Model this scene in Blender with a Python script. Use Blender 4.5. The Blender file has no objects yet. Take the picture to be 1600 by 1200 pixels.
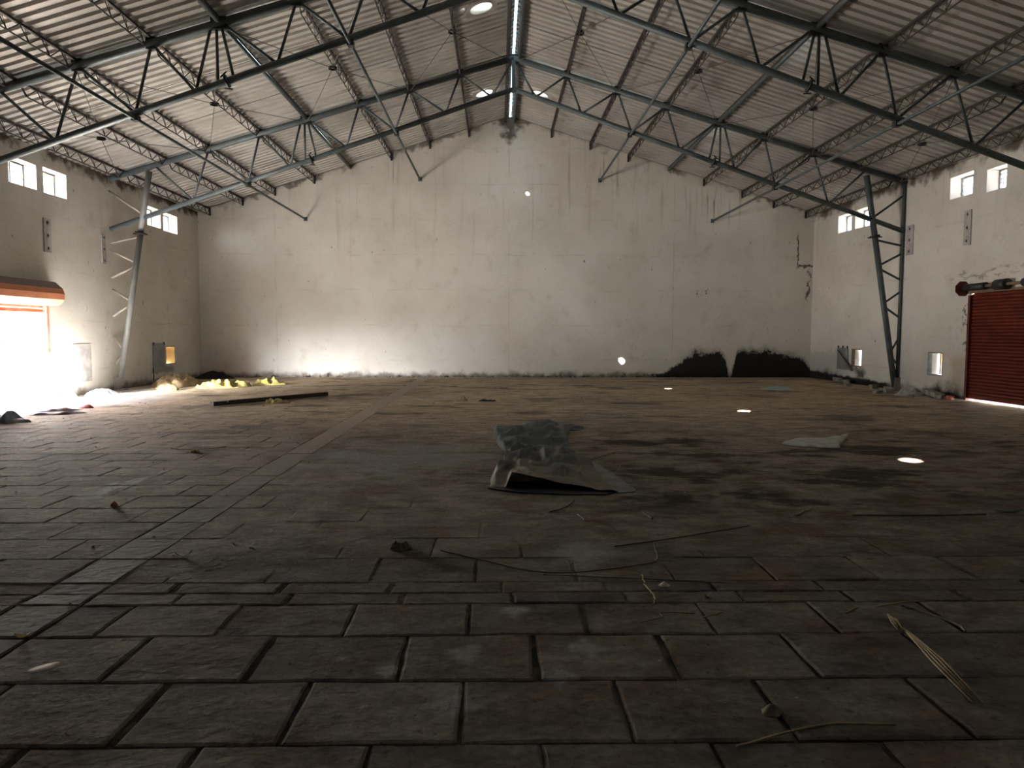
import bpy, math, random
from mathutils import Vector, noise as mnoise
random.seed(7)
C = bpy.context.scene.collection
PI = math.pi

# ------------------------------------------------------------------ hall dimensions (metres)
XL, XR, YB, YF = -10.66, 11.36, 26.02, -8.0
Y1, Y2, YN = 14.03, 20.16, 7.9            # near frame, far frame, start of the purlins in view
XC = 0.41                                  # ridge line
WT = 0.36                                  # masonry thickness
RA, RS = 9.24, 0.304                       # underside of the sheets: ridge height, fall
def roof_z(x): return RA - RS * abs(x - XC)
def top_z(o): return 9.06 - 0.298 * o      # rafter truss chords against the distance from the ridge
def bot_z(o): return 8.245 - 0.347 * o

# ------------------------------------------------------------------ node helper
class S:
    def __init__(s, nt, sock): s.nt, s.k = nt, sock
    def _m(s, op, o=None, rev=False, clamp=False):
        n = s.nt.nodes.new('ShaderNodeMath'); n.operation = op; n.use_clamp = clamp
        a, b = (o, s) if rev else (s, o)
        for i, v in enumerate((a, b)):
            if v is None: continue
            if isinstance(v, S): s.nt.links.new(v.k, n.inputs[i])
            else: n.inputs[i].default_value = v
        return S(s.nt, n.outputs[0])
    def __add__(s, o): return s._m('ADD', o)
    def __radd__(s, o): return s._m('ADD', o)
    def __sub__(s, o): return s._m('SUBTRACT', o)
    def __rsub__(s, o): return s._m('SUBTRACT', o, True)
    def __mul__(s, o): return s._m('MULTIPLY', o)
    def __rmul__(s, o): return s._m('MULTIPLY', o)
    def __truediv__(s, o): return s._m('DIVIDE', o)
    def abs(s): return s._m('ABSOLUTE')
    def min(s, o): return s._m('MINIMUM', o)
    def max(s, o): return s._m('MAXIMUM', o)
    def frac(s): return s._m('FRACT')
    def clamp(s): return s._m('ADD', 0.0, clamp=True)
    def step(s, a, b):                       # smooth 0..1 from a to b
        n = s.nt.nodes.new('ShaderNodeMapRange'); n.interpolation_type = 'SMOOTHSTEP'
        s.nt.links.new(s.k, n.inputs['Value'])
        n.inputs['From Min'].default_value = a; n.inputs['From Max'].default_value = b
        if a > b:
            n.inputs['From Min'].default_value = b; n.inputs['From Max'].default_value = a
            n.inputs['To Min'].default_value = 1; n.inputs['To Max'].default_value = 0
        return S(s.nt, n.outputs['Result'])

class Mat:
    def __init__(s, name, rough=0.8, metal=0.0, spec=0.3):
        s.m = bpy.data.materials.new(name); s.m.use_nodes = True
        s.nt = s.m.node_tree; s.b = s.nt.nodes['Principled BSDF']
        s.b.inputs['Roughness'].default_value = rough; s.b.inputs['Metallic'].default_value = metal
        s.b.inputs['Specular IOR Level'].default_value = spec
        g = s.nt.nodes.new('ShaderNodeNewGeometry'); s.pos = g.outputs['Position']
        x = s.nt.nodes.new('ShaderNodeSeparateXYZ'); s.nt.links.new(s.pos, x.inputs[0])
        s.x, s.y, s.z = (S(s.nt, x.outputs[i]) for i in range(3))
        s.backface = S(s.nt, g.outputs['Backfacing'])
    def noise(s, scale=1, detail=4, stretch=(1, 1, 1), rough=0.55, dist=0, off=(0, 0, 0)):
        mp = s.nt.nodes.new('ShaderNodeMapping'); s.nt.links.new(s.pos, mp.inputs[0])
        mp.inputs['Scale'].default_value = stretch; mp.inputs['Location'].default_value = off
        n = s.nt.nodes.new('ShaderNodeTexNoise'); s.nt.links.new(mp.outputs[0], n.inputs['Vector'])
        n.inputs['Scale'].default_value = scale; n.inputs['Detail'].default_value = detail
        n.inputs['Roughness'].default_value = rough; n.inputs['Distortion'].default_value = dist
        return S(s.nt, n.outputs[0])
    def col(s, c):
        n = s.nt.nodes.new('ShaderNodeRGB'); n.outputs[0].default_value = (*c, 1); return n.outputs[0]
    def mix(s, a, b, f):
        n = s.nt.nodes.new('ShaderNodeMix'); n.data_type = 'RGBA'
        for v, i in ((a, 6), (b, 7)):
            if isinstance(v, tuple): n.inputs[i].default_value = (*v, 1)
            else: s.nt.links.new(v, n.inputs[i])
        if isinstance(f, S): s.nt.links.new(f.k, n.inputs[0])
        else: n.inputs[0].default_value = f
        return n.outputs[2]
    def mul(s, a, f):                        # scale a colour by a scalar socket
        n = s.nt.nodes.new('ShaderNodeVectorMath'); n.operation = 'SCALE'
        s.nt.links.new(a, n.inputs[0]); s.nt.links.new(f.k, n.inputs['Scale']); return n.outputs[0]
    def bump(s, h, strength=0.3, dist=0.02):
        n = s.nt.nodes.new('ShaderNodeBump'); n.inputs['Strength'].default_value = strength
        n.inputs['Distance'].default_value = dist; s.nt.links.new(h.k, n.inputs['Height'])
        s.nt.links.new(n.outputs[0], s.b.inputs['Normal'])
    def base(s, c):
        if isinstance(c, tuple): s.b.inputs['Base Color'].default_value = (*c, 1)
        else: s.nt.links.new(c, s.b.inputs['Base Color'])
        return s.m
    def attr(s, name):
        n = s.nt.nodes.new('ShaderNodeAttribute'); n.attribute_name = name; return S(s.nt, n.outputs['Fac'])
    def curve(s, v, pts, lo, hi):            # piecewise-linear function of a scalar
        r = s.nt.nodes.new('ShaderNodeValToRGB'); r.color_ramp.interpolation = 'LINEAR'
        t = (v - lo) / (hi - lo); s.nt.links.new(t.k, r.inputs[0])
        e = r.color_ramp.elements
        P = lambda a: (a - lo) / (hi - lo)
        e[0].position, e[1].position = P(pts[0][0]), P(pts[-1][0])
        e[0].color, e[1].color = (*[pts[0][1]] * 3, 1), (*[pts[-1][1]] * 3, 1)
        for a, b in pts[1:-1]: e.new(P(a)).color = (b, b, b, 1)
        bw = s.nt.nodes.new('ShaderNodeRGBToBW'); s.nt.links.new(r.outputs[0], bw.inputs[0])
        return S(s.nt, bw.outputs[0])

def mottled(name, a, b, scale=6, rough=0.8, metal=0.0, spec=0.3, bump=0.2, detail=5):
    M = Mat(name, rough, metal, spec); n = M.noise(scale, detail)
    if bump: M.bump(M.noise(scale * 4, 4), bump, 0.01)
    return M.base(M.mix(a, b, n.step(0.35, 0.65)))

# ---- masonry
def wall_material(which):
    M = Mat('whitewash_' + which, 0.9, 0, 0.15)
    big = M.noise(0.45, 5, off=(3, 1, 9)); mid = M.noise(2.2, 6); fine = M.noise(14, 5)
    c = M.mix((.67, .638, .582), (.57, .535, .475), big.step(.3, .7))
    c = M.mix(c, (.66, .635, .585), (M.noise(.9, 5, off=(30, 2, 4)).step(.5, .75)) * .6)
    c = M.mix(c, (.40, .35, .285), (mid.step(.55, .8)) * .45)
    # rain streaks running down from the eaves
    st = M.noise(1.0, 5, stretch=(5, 5, .25), off=(1, 7, 3)).step(.56, .75) * M.z.step(3.0, 7.5)
    c = M.mix(c, (.27, .21, .15), st * .55)
    # courses of the blockwork telegraphing through the whitewash
    wob = (M.noise(.8, 3) - .5) * .35
    co = ((M.z + wob * .5) / 1.25).frac(); ln = ((co - .5).abs()).step(.035, .0) * M.noise(1.2, 4, off=(9, 9, 1)).step(.45, .65)
    c = M.mix(c, (.25, .21, .165), ln * .22)
    # fine cracks
    cr = (M.noise(1.6, 8, stretch=(1, 1, 1.9), dist=1.2, off=(5, 5, 5)) - .5).abs().step(.008, 0) * M.noise(.6, 2, off=(2, 8, 8)).step(.5, .65)
    c = M.mix(c, (.16, .13, .10), cr * .4)
    # specks and knocks
    sp = M.noise(7, 3, stretch=(1, 1, .6), off=(11, 0, 2)).step(.70, .75)
    c = M.mix(c, (.10, .08, .06), sp * .7)
    # splashed dirt along the floor
    fl = (M.z + (M.noise(2.5, 5, off=(0, 4, 0)) - .5) * .5).step(.26, .02)
    c = M.mix(c, (.10, .08, .065), fl * .85)
    nz = (M.noise(3.2, 7, off=(7, 3, 1)) - .5)
    if which == 'gable':
        # crumbled top below the sheets
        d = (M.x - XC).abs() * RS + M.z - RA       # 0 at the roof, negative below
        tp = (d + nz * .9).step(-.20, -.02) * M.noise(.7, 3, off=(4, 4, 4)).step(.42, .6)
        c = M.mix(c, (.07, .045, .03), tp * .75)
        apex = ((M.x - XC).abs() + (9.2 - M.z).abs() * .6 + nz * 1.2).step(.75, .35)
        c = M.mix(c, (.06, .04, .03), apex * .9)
        # vertical pours where columns stand inside the wall
        for x0 in (-7.95, .37, 6.3):
            v = ((M.x - x0) + (M.noise(1, 3, stretch=(0, 0, 1)) - .5) * .12).abs().step(.035, 0) * M.noise(2, 4, stretch=(1, 1, .5)).step(.4, .6)
            c = M.mix(c, (.24, .195, .15), v * .3)
        # rust drips high up
        for x0, w in ((-3.6, .5), (4.2, .9), (7.2, 1.0), (8.1, .6)):
            dr = (M.x - x0).abs().step(w, w * .4) * M.noise(1, 4, stretch=(9, 9, .5)).step(.55, .68) * (M.z - roof_z(x0) + 1.9).step(0, 1.2)
            c = M.mix(c, (.19, .12, .075), dr * .6)
        # black mould in two lobes at the damp end
        h = M.curve(M.x, [(5.4, 0), (6.0, .10), (6.5, .50), (7.0, .88), (8.05, .92), (8.26, .62), (8.38, .12), (8.46, .02), (8.56, .35), (8.68, .96), (9.8, .98), (10.4, .80), (11.1, .66), (11.3, .45), (11.5, .4)], 5.0, 12.0)
        halo = (h + .26 - M.z + nz * .5).step(0, .22) * M.x.step(6.2, 7.4)
        c = M.mix(c, (.27, .262, .235), halo * .6)
        mo = (h - M.z + nz * .7 + (fine - .5) * .32).step(-.08, .10)
        c = M.mix(c, (.012, .011, .010), mo * .97)
        # crack and leak mark by the corner
        k = (M.x - 10.80 + nz * .22 + (fine - .5) * .12).abs().step(.035, .01) * (M.z - 4.55).abs().step(.72, .45)
        k = k.max((M.z - 4.02 + nz * .3 + (fine - .5) * .15).abs().step(.07, .02) * (M.x - 11.15).abs().step(.36, .3))
        k = k.max((M.x - 11.2 + nz * .5).abs().step(.06, .015) * (M.z - 3.4).abs().step(.75, .4) * mid.step(.42, .55))
        c = M.mix(c, (.07, .05, .035), k * .9)
        # scraped marks
        kk = ((M.x - 7.35 + nz * .4).abs().step(.28, .1)) * ((M.z - 3.05 + nz * .3).abs().step(.2, .05)) * M.noise(13, 4).step(.55, .6)
        c = M.mix(c, (.06, .05, .04), kk)
    else:
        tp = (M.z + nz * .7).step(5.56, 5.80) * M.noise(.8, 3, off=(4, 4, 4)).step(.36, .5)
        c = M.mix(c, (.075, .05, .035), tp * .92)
    if which == 'right':
        g = (M.z + nz * .7).step(1.12, .88) * M.y.step(22.6, 23.6)
        c = M.mix(c, (.40, .395, .375), g * .65)
        bb = (M.z + nz * .18 - (M.y - 20.6) * .02).step(.20, .12) * M.y.step(20.5, 20.9)
        c = M.mix(c, (.012, .011, .010), bb * .97)
        b2 = (M.z + nz * .5 + (M.y - 24.6).abs() * .15).step(.55, .1) * M.y.step(23.2, 24)
        c = M.mix(c, (.03, .028, .025), b2 * .8)
        s2 = ((M.y - 22.35 + nz).abs().step(.5, .1)) * ((M.z - .34 + nz * .5).abs().step(.25, .05))
        c = M.mix(c, (.03, .027, .024), s2 * .85)
        s3 = ((M.y - 17.9 + nz * 1.5).abs().step(.8, .3)) * ((M.z + nz * .6).step(.45, .12))
        c = M.mix(c, (.035, .03, .025), s3 * .85)
        s4 = ((M.y - 17.55 + nz * .6).abs().step(.45, .1)) * ((M.z - .65).abs().step(.6, .2))
        c = M.mix(c, (.33, .25, .13), s4 * .5)
        s5 = ((M.y - 17.3 + nz * .4).abs().step(.22, .1)) * ((M.z - 1.9).abs().step(.8, .5)) * M.noise(9, 4).step(.56, .62)
        c = M.mix(c, (.06, .05, .04), s5 * .8)
        s6 = ((M.z - 3.0 + nz * .5).abs().step(.16, .03)) * ((M.y - 16.6).abs().step(1.9, 1.0)) * M.noise(3, 5, stretch=(1, 1, 4)).step(.5, .62)
        c = M.mix(c, (.20, .16, .115), s6 * .7)
    if which == 'left':
        g = ((M.z - .42 + nz * .3).abs().step(.14, .05)) * ((M.y - 23.05).abs().step(.9, .6))
        c = M.mix(c, (.16, .15, .135), g * .7)
        s4 = ((M.y - 17.6 + nz).abs().step(.5, .1)) * ((M.z - .95 + nz).abs().step(.3, .1))
        c = M.mix(c, (.33, .25, .17), s4 * .4)
    M.bump(mid * .6 + fine * .4, .25, .03)
    return M.base(c)

MAT = {}
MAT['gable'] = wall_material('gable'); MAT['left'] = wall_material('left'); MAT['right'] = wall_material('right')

def floor_slab():
    M = Mat('worn_stone_slab', .82, 0, .25)
    tint = M.attr('tint')
    big = M.noise(.35, 4, off=(2, 5, 0)); mid = M.noise(1.5, 6, stretch=(.6, 1.3, 1)); fine = M.noise(22, 6)
    c = M.mix((.150, .124, .098), (.105, .087, .069), tint)
    c = M.mix(c, (.215, .176, .135), (big.step(.25, .6) * .6 + .4) * M.y.step(4.2, 7.5) * .8)  # near slabs darker, far ones paler: dust plus light falloff in the colour
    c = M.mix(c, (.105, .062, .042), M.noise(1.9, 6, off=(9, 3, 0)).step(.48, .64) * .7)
    c = M.mix(c, (.40, .305, .205), (big.step(.3, .6) * .5 + .5) * M.y.step(7.5, 17) * .95)  # paler again further down the hall, same painted falloff
    c = M.mix(c, (.055, .043, .033), mid.step(.55, .72) * (M.noise(.5, 3, off=(1, 1, 6)).step(.42, .6)) * .75)
    c = M.mix(c, (.085, .066, .048), M.noise(.8, 7, off=(21, 2, 0), rough=.65, stretch=(.7, 1.2, 1)).step(.52, .66) * M.y.step(3.8, 6) * .8)
    c = M.mix(c, (.26, .245, .22), M.noise(1.1, 7, off=(40, 9, 0), rough=.7).step(.57, .72) * .5)
    # broken dark wet stains, mostly right of the tarpaulin
    zone = M.x.step(.6, 1.8) * M.y.step(5.8, 6.8) * M.y.step(13.5, 9.5)
    sn = M.noise(1.1, 7, stretch=(.75, 1.15, 1), rough=.68, off=(3, 14, 2))
    c = M.mix(c, (.034, .025, .018), (sn - (1 - zone) * .12).step(.50, .60) * .85)
    mt = M.noise(4.2, 7, stretch=(.7, 1.4, 1), rough=.7, off=(6, 2, 9))
    c = M.mul(c, mt.step(.25, .75) * .85 + .58)
    # bluish cement wash, left of the tarpaulin, and white scrape marks
    w1 = ((M.x + 1.3).abs() * .5 + (M.y - 9.3).abs() * .45 + (mid - .5) * 3).step(.9, .2)
    c = M.mix(c, (.23, .225, .22), w1 * .6)
    w2 = ((M.x + 3.95 + (M.y - 7.3) * -.1).abs() * 3.4 + (M.y - 7.4).abs() * .75 + (M.noise(4, 6, stretch=(3, .8, 1)) - .5) * 3).step(.75, .15)
    c = M.mix(c, (.36, .36, .35), w2 * .7)
    for (x0, y0, s0) in ((.45, 3.55, .12), (.28, 3.24, .10), (-.52, 3.33, .07), (-.2, 3.0, .15), (.1, 4.05, .10), (.6, 5.1, .35), (-.15, 3.5, .13)):
        q = ((M.x - x0).abs() + (M.y - y0).abs() + (M.noise(9, 5) - .5) * .25).step(s0 * 1.3, s0 * .3)
        c = M.mix(c, (.30, .29, .27), q * .55)
    c = M.mix(c, (.03, .025, .02), M.noise(9, 4, off=(3, 3, 3)).step(.66, .74) * .6)
    c = M.mul(c, fine * 1.1 + .45)
    c = M.mix(c, (.035, .028, .022), (M.noise(30, 3, off=(5, 1, 0)).step(.62, .70)) * .6)
    door_glow = ((M.x + 10.4).abs() * .45 + (M.y - 17.3).abs() * .22 + (mid - .5) * .9).step(1.45, .35)  # pale, glossy floor inside the open door: the door light painted into the slabs
    c = M.mix(c, (.44, .43, .415), door_glow)
    rg = 0.95 - door_glow * .68; M.nt.links.new(rg.k, M.b.inputs['Roughness']); sl = .08 + door_glow * .85; M.nt.links.new(sl.k, M.b.inputs['Specular IOR Level'])
    M.bump((M.noise(7, 7, rough=.65) * .7 + fine * .35) * (1 - door_glow * .93), .8, .03)
    return M.base(c)
def joint_dirt():
    M = Mat('joint_dirt', .95, 0, .1)
    c = M.mix((.035, .027, .021), (.10, .075, .055), M.noise(5, 5).step(.42, .62))
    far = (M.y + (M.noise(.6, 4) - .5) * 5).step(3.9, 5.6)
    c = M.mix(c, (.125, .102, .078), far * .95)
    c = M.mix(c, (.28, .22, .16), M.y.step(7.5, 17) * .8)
    M.bump(M.noise(40, 4), .5, .02)
    return M.base(c)
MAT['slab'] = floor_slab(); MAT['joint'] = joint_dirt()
def strip_mat():
    M = Mat('cement_strip', .85, 0, .2)
    c = M.mix((.128, .108, .087), (.088, .074, .059), M.noise(2.5, 6).step(.35, .65))
    c = M.mix(c, (.35, .275, .20), M.y.step(5, 14) * .8)
    M.bump(M.noise(12, 6), .4, .02)
    return M.base(M.mul(c, M.noise(20, 5) * .6 + .7))
MAT['strip'] = strip_mat()

def sheet_mat():
    M = Mat('roof_sheet', .55, .25, .35)
    c = M.mix((.50, .475, .435), (.40, .375, .34), M.noise(.6, 5).step(.35, .65))
    c = M.mix(c, (.20, .165, .135), M.noise(.9, 6, stretch=(.5, 2.2, 1), off=(8, 2, 2)).step(.57, .75) * .6)
    c = M.mix(c, (.14, .10, .075), M.noise(2.4, 6, off=(3, 9, 2)).step(.66, .78) * .6)
    return M.base(c)
MAT['sheet'] = sheet_mat()
def steel(name, a, b, rust, amt):
    M = Mat(name, .5, .1, .4)
    c = M.mix(a, b, M.noise(3, 5).step(.35, .65))
    c = M.mix(c, rust, M.noise(5, 6, off=(7, 7, 7)).step(.60, .72) * amt)
    M.bump(M.noise(30, 3), .15, .005)
    return M.base(c)
MAT['steel'] = steel('grey_green_steel_paint', (.092, .112, .116), (.068, .084, .088), (.10, .06, .04), .35)
MAT['pale_steel'] = steel('dusty_pale_grey_steel', (.26, .265, .26), (.20, .205, .20), (.2, .13, .09), .3)  # lighter copy of the steel: the better lit column has its light in the colour
MAT['purlin'] = steel('red_oxide_dark_steel', (.060, .048, .042), (.042, .034, .031), (.11, .06, .04), .5)
MAT['rod'] = steel('dull_rod', (.14, .125, .11), (.09, .08, .07), (.11, .06, .04), .3)
MAT['dark_steel'] = steel('black_clamp_steel', (.03, .032, .034), (.02, .02, .022), (.08, .045, .03), .3)
MAT['cream_steel'] = steel('whitewashed_steel', (.50, .46, .40), (.36, .33, .29), (.2, .13, .09), .4)
MAT['column_foot'] = steel('splashed_steel', (.30, .29, .27), (.20, .20, .19), (.2, .13, .09), .4)
def hood_paint():
    M = Mat('orange_hood_paint', .5, 0, .4)
    c = M.mix((.62, .24, .12), (.55, .20, .10), M.noise(3, 5).step(.35, .65))
    g = M.nt.nodes.new('ShaderNodeNewGeometry'); x = M.nt.nodes.new('ShaderNodeSeparateXYZ'); M.nt.links.new(g.outputs['True Normal'], x.inputs[0])
    c = M.mix(c, (.19, .15, .14), S(M.nt, x.outputs[2]).step(.38, .5) * .95)     # greyer on the upward faces
    return M.base(c)
MAT['orange'] = hood_paint()
MAT['salmon'] = steel('faded_orange_paint', (.55, .24, .16), (.50, .21, .14), (.25, .1, .06), .3)
MAT['red'] = steel('brick_red_shutter_paint', (.155, .022, .010), (.12, .016, .008), (.07, .05, .03), .5)
MAT['maroon'] = steel('maroon_paint', (.15, .035, .025), (.10, .022, .018), (.05, .03, .02), .4)
MAT['frame_grey'] = mottled('grey_frame_paint', (.30, .31, .31), (.22, .23, .23), 8)
MAT['frame_brown'] = mottled('old_brown_frame', (.22, .15, .09), (.14, .10, .065), 8)
MAT['plate'] = mottled('galvanised_plate', (.27, .28, .275), (.21, .22, .215), 3, .55, .3)
MAT['wallplate'] = mottled('weathered_grey_plate', (.47, .44, .41), (.34, .32, .30), 5, .7)
MAT['patch'] = mottled('cement_patch', (.45, .43, .40), (.30, .29, .275), 4, .9)
MAT['plaster'] = mottled('thick_plaster', (.56, .52, .46), (.46, .42, .365), 2, .9)
MAT['tarp_grey'] = mottled('grey_green_tarpaulin', (.085, .088, .078), (.055, .058, .052), 2.5, .6, 0, .4, .3)
MAT['black'] = mottled('black_plastic', (.010, .010, .011), (.018, .018, .018), 5, .5)
MAT['pale_sheet'] = mottled('dusty_grey_plastic', (.17, .17, .165), (.11, .108, .10), 5, .6)
MAT['yellow'] = mottled('yellow_tarpaulin', (.36, .30, .085), (.25, .21, .085), 4, .6, 0, .4)
MAT['tan'] = mottled('dusty_tan_sheet', (.33, .235, .11), (.26, .19, .11), 4, .8)
MAT['white_sheet'] = mottled('white_plastic_sheet', (.62, .62, .61), (.52, .52, .51), 4, .22, 0, .5)
MAT['sack'] = mottled('off_white_woven_sack', (.42, .41, .37), (.32, .31, .28), 9, .75)
MAT['blue'] = mottled('pale_blue_sheet', (.28, .40, .41), (.20, .30, .31), 6, .6)
MAT['charcoal'] = mottled('charcoal_grit', (.022, .022, .022), (.04, .038, .035), 14, .95, 0, .1, .8)
MAT['wood'] = mottled('dark_timber', (.055, .04, .03), (.035, .026, .02), 8, .8)
MAT['rubble'] = mottled('broken_plaster', (.36, .33, .29), (.22, .20, .175), 9, .9, 0, .1, .6)
MAT['cloth_dark'] = mottled('dark_cloth', (.24, .17, .17), (.17, .12, .125), 7, .9)
MAT['redcloth'] = mottled('faded_red_plastic', (.50, .14, .10), (.38, .11, .08), 7, .7)
MAT['cone'] = mottled('orange_plastic', (.75, .38, .14), (.65, .30, .11), 7, .6)
MAT['bluegrey'] = mottled('blue_grey_bag', (.20, .24, .28), (.13, .16, .19), 7, .6)
MAT['straw'] = mottled('dry_straw', (.26, .19, .105), (.17, .125, .075), 12, .85)
MAT['twig'] = mottled('dry_twig', (.13, .095, .07), (.08, .06, .045), 12, .9)
MAT['leaf'] = mottled('dry_leaf', (.33, .25, .15), (.24, .17, .10), 20, .8)
MAT['pale'] = mottled('pale_scrap', (.50, .42, .34), (.42, .34, .27), 18, .8)
MAT['paper'] = mottled('white_scrap', (.62, .60, .55), (.5, .48, .44), 18, .8)
MAT['yleaf'] = mottled('yellow_leaf', (.36, .27, .08), (.24, .17, .06), 20, .8)
MAT['clod'] = mottled('earth_clod', (.13, .095, .065), (.09, .068, .05), 18, .95, 0, .1, .8)
MAT['green'] = mottled('green_scrap', (.045, .07, .05), (.03, .045, .035), 18, .8)
MAT['yard'] = mottled('pale_yard_concrete', (.50, .47, .42), (.42, .39, .35), 1, .9)
MAT['white_wall'] = mottled('outside_white_render', (.80, .79, .76), (.72, .71, .68), 1, .9)
MAT['ochre'] = mottled('outside_ochre_render', (.50, .30, .10), (.44, .26, .085), 1, .9)
MAT['dark_glass'] = mottled('dark_opening', (.004, .004, .005), (.004, .004, .004), 1, .9, 0, 0)
def two_sided_tarp():
    M = Mat('dusty_tarpaulin_top', .65, 0, .35)
    c = M.mix((.088, .094, .084), (.052, .056, .050), M.noise(3, 6).step(.35, .65))
    br = (M.y + (M.noise(1.6, 5) - .5) * 2.2 - M.x * .35).step(8.9, 8.2) * M.noise(2.3, 4, off=(4, 4, 4)).step(.32, .55)
    c = M.mix(c, (.165, .125, .08), br * .85)
    c = M.mix(c, (.17, .17, .15), M.noise(7, 6, off=(1, 3, 3)).step(.58, .7) * .45)
    c = M.mix(c, (.012, .012, .012), M.backface)
    M.bump(M.noise(9, 6), .4, .02)
    return M.base(c)
MAT['tarp'] = two_sided_tarp()
def translucent(name, col, rough=.6):
    M = Mat(name, rough); nt = M.nt
    t = nt.nodes.new('ShaderNodeBsdfTranslucent'); t.inputs[0].default_value = (*col, 1)
    d = nt.nodes.new('ShaderNodeBsdfDiffuse'); d.inputs[0].default_value = (.5, .5, .5, 1)
    mx = nt.nodes.new('ShaderNodeMixShader'); mx.inputs[0].default_value = .25
    nt.links.new(t.outputs[0], mx.inputs[1]); nt.links.new(d.outputs[0], mx.inputs[2])
    nt.links.new(mx.outputs[0], nt.nodes['Material Output'].inputs[0]); return M.m
MAT['frp'] = translucent('translucent_fibre_sheet', (.022, .031, .037))
MAT['frp_dome'] = translucent('translucent_dome', (.22, .24, .25))

# ------------------------------------------------------------------ mesh builder
class MB:
    def __init__(s): s.v, s.f, s.mi, s.sm = [], [], [], []
    def add(s, vs, fs, mi=0, smooth=False):
        n = len(s.v); s.v += [Vector(v) for v in vs]
        for f in fs: s.f.append(tuple(i + n for i in f)); s.mi.append(mi); s.sm.append(smooth)
        return s
    def box(s, a, b, mi=0):
        (x0, y0, z0), (x1, y1, z1) = a, b
        return s.add([(x0, y0, z0), (x1, y0, z0), (x1, y1, z0), (x0, y1, z0), (x0, y0, z1), (x1, y0, z1), (x1, y1, z1), (x0, y1, z1)],
                     [(3, 2, 1, 0), (4, 5, 6, 7), (0, 1, 5, 4), (1, 2, 6, 5), (2, 3, 7, 6), (3, 0, 4, 7)], mi)
    def bar(s, a, b, w, h=None, up=(0, 0, 1)):
        a, b = Vector(a), Vector(b); h = h or w; d = (b - a).normalized(); u = Vector(up)
        if abs(d.dot(u)) > .95: u = Vector((0, 1, 0))
        r = d.cross(u).normalized(); u = r.cross(d).normalized()
        vs = [p + r * sx * w / 2 + u * sz * h / 2 for p in (a, b) for sx, sz in ((-1, -1), (1, -1), (1, 1), (-1, 1))]
        return s.add(vs, [(0, 1, 2, 3), (7, 6, 5, 4), (0, 4, 5, 1), (1, 5, 6, 2), (2, 6, 7, 3), (3, 7, 4, 0)])
    def tube(s, pts, r, n=8, r2=None, caps=True):
        pts = [Vector(p) for p in pts]; k = len(pts); rings = []
        for i, p in enumerate(pts):
            d = (pts[min(i + 1, k - 1)] - pts[max(i - 1, 0)]).normalized()
            u = Vector((0, 0, 1)) if abs(d.z) < .9 else Vector((0, 1, 0))
            a = d.cross(u).normalized(); b = d.cross(a).normalized()
            rr = r if r2 is None else r + (r2 - r) * i / (k - 1)
            rings.append([p + (a * math.cos(2 * PI * j / n) + b * math.sin(2 * PI * j / n)) * rr for j in range(n)])
        vs = [v for q in rings for v in q]
        fs = [(i * n + j, i * n + (j + 1) % n, (i + 1) * n + (j + 1) % n, (i + 1) * n + j) for i in range(k - 1) for j in range(n)]
        s.add(vs, fs, 0, n > 5)
        if caps: s.add(rings[0], [tuple(range(n))]); s.add(rings[-1], [tuple(reversed(range(n)))])
        return s
    def prism(s, prof, axis, a, b):           # profile polygon swept along an axis
        def P(u, v, t): return (t, u, v) if axis == 'x' else ((u, t, v) if axis == 'y' else (u, v, t))
        n = len(prof); vs = [P(u, v, a) for u, v in prof] + [P(u, v, b) for u, v in prof]
        return s.add(vs, [tuple(range(n)), tuple(range(2 * n - 1, n - 1, -1))] + [(i, i + n, (i + 1) % n + n, (i + 1) % n) for i in range(n)])
    def obj(s, name, mat, parent=None, kind=None):
        me = bpy.data.meshes.new(name); org = parent_loc(parent)
        me.from_pydata([v - org for v in s.v], [], s.f); 
        for m in (mat if isinstance(mat, (list, tuple)) else [mat]): me.materials.append(MAT[m] if isinstance(m, str) else m)
        me.polygons.foreach_set('material_index', s.mi); me.polygons.foreach_set('use_smooth', s.sm)
        me.update()
        import bmesh
        bm = bmesh.new(); bm.from_mesh(me); bmesh.ops.remove_doubles(bm, verts=bm.verts, dist=1e-5)
        bmesh.ops.recalc_face_normals(bm, faces=bm.faces); bm.to_mesh(me); bm.free()
        o = bpy.data.objects.new(name, me); C.objects.link(o)
        if parent: o.parent = parent
        if kind: o['kind'] = kind
        return o
def parent_loc(p):
    l = Vector((0, 0, 0))
    while p is not None: l = l + p.location; p = p.parent
    return l
def thing(name, label, cat, loc, group=None):
    o = bpy.data.objects.new(name, None); C.objects.link(o); o.location = loc; o.empty_display_size = .2
    o['label'] = label; o['category'] = cat
    if group: o['group'] = group
    return o
def tag(o, label, cat, group=None, kind=None):
    o['label'] = label; o['category'] = cat
    if group: o['group'] = group
    if kind: o['kind'] = kind
    return o
def center(o):                                # origin of a single-mesh thing to its base
    me = o.data; xs = [v.co for v in me.vertices]
    c = Vector(((min(v.x for v in xs) + max(v.x for v in xs)) / 2, (min(v.y for v in xs) + max(v.y for v in xs)) / 2, min(v.z for v in xs)))
    for v in me.vertices: v.co -= c
    o.location = c; return o
def structure(o, label, cat): o['kind'] = 'structure'; o['label'] = label; o['category'] = cat; return o

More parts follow.
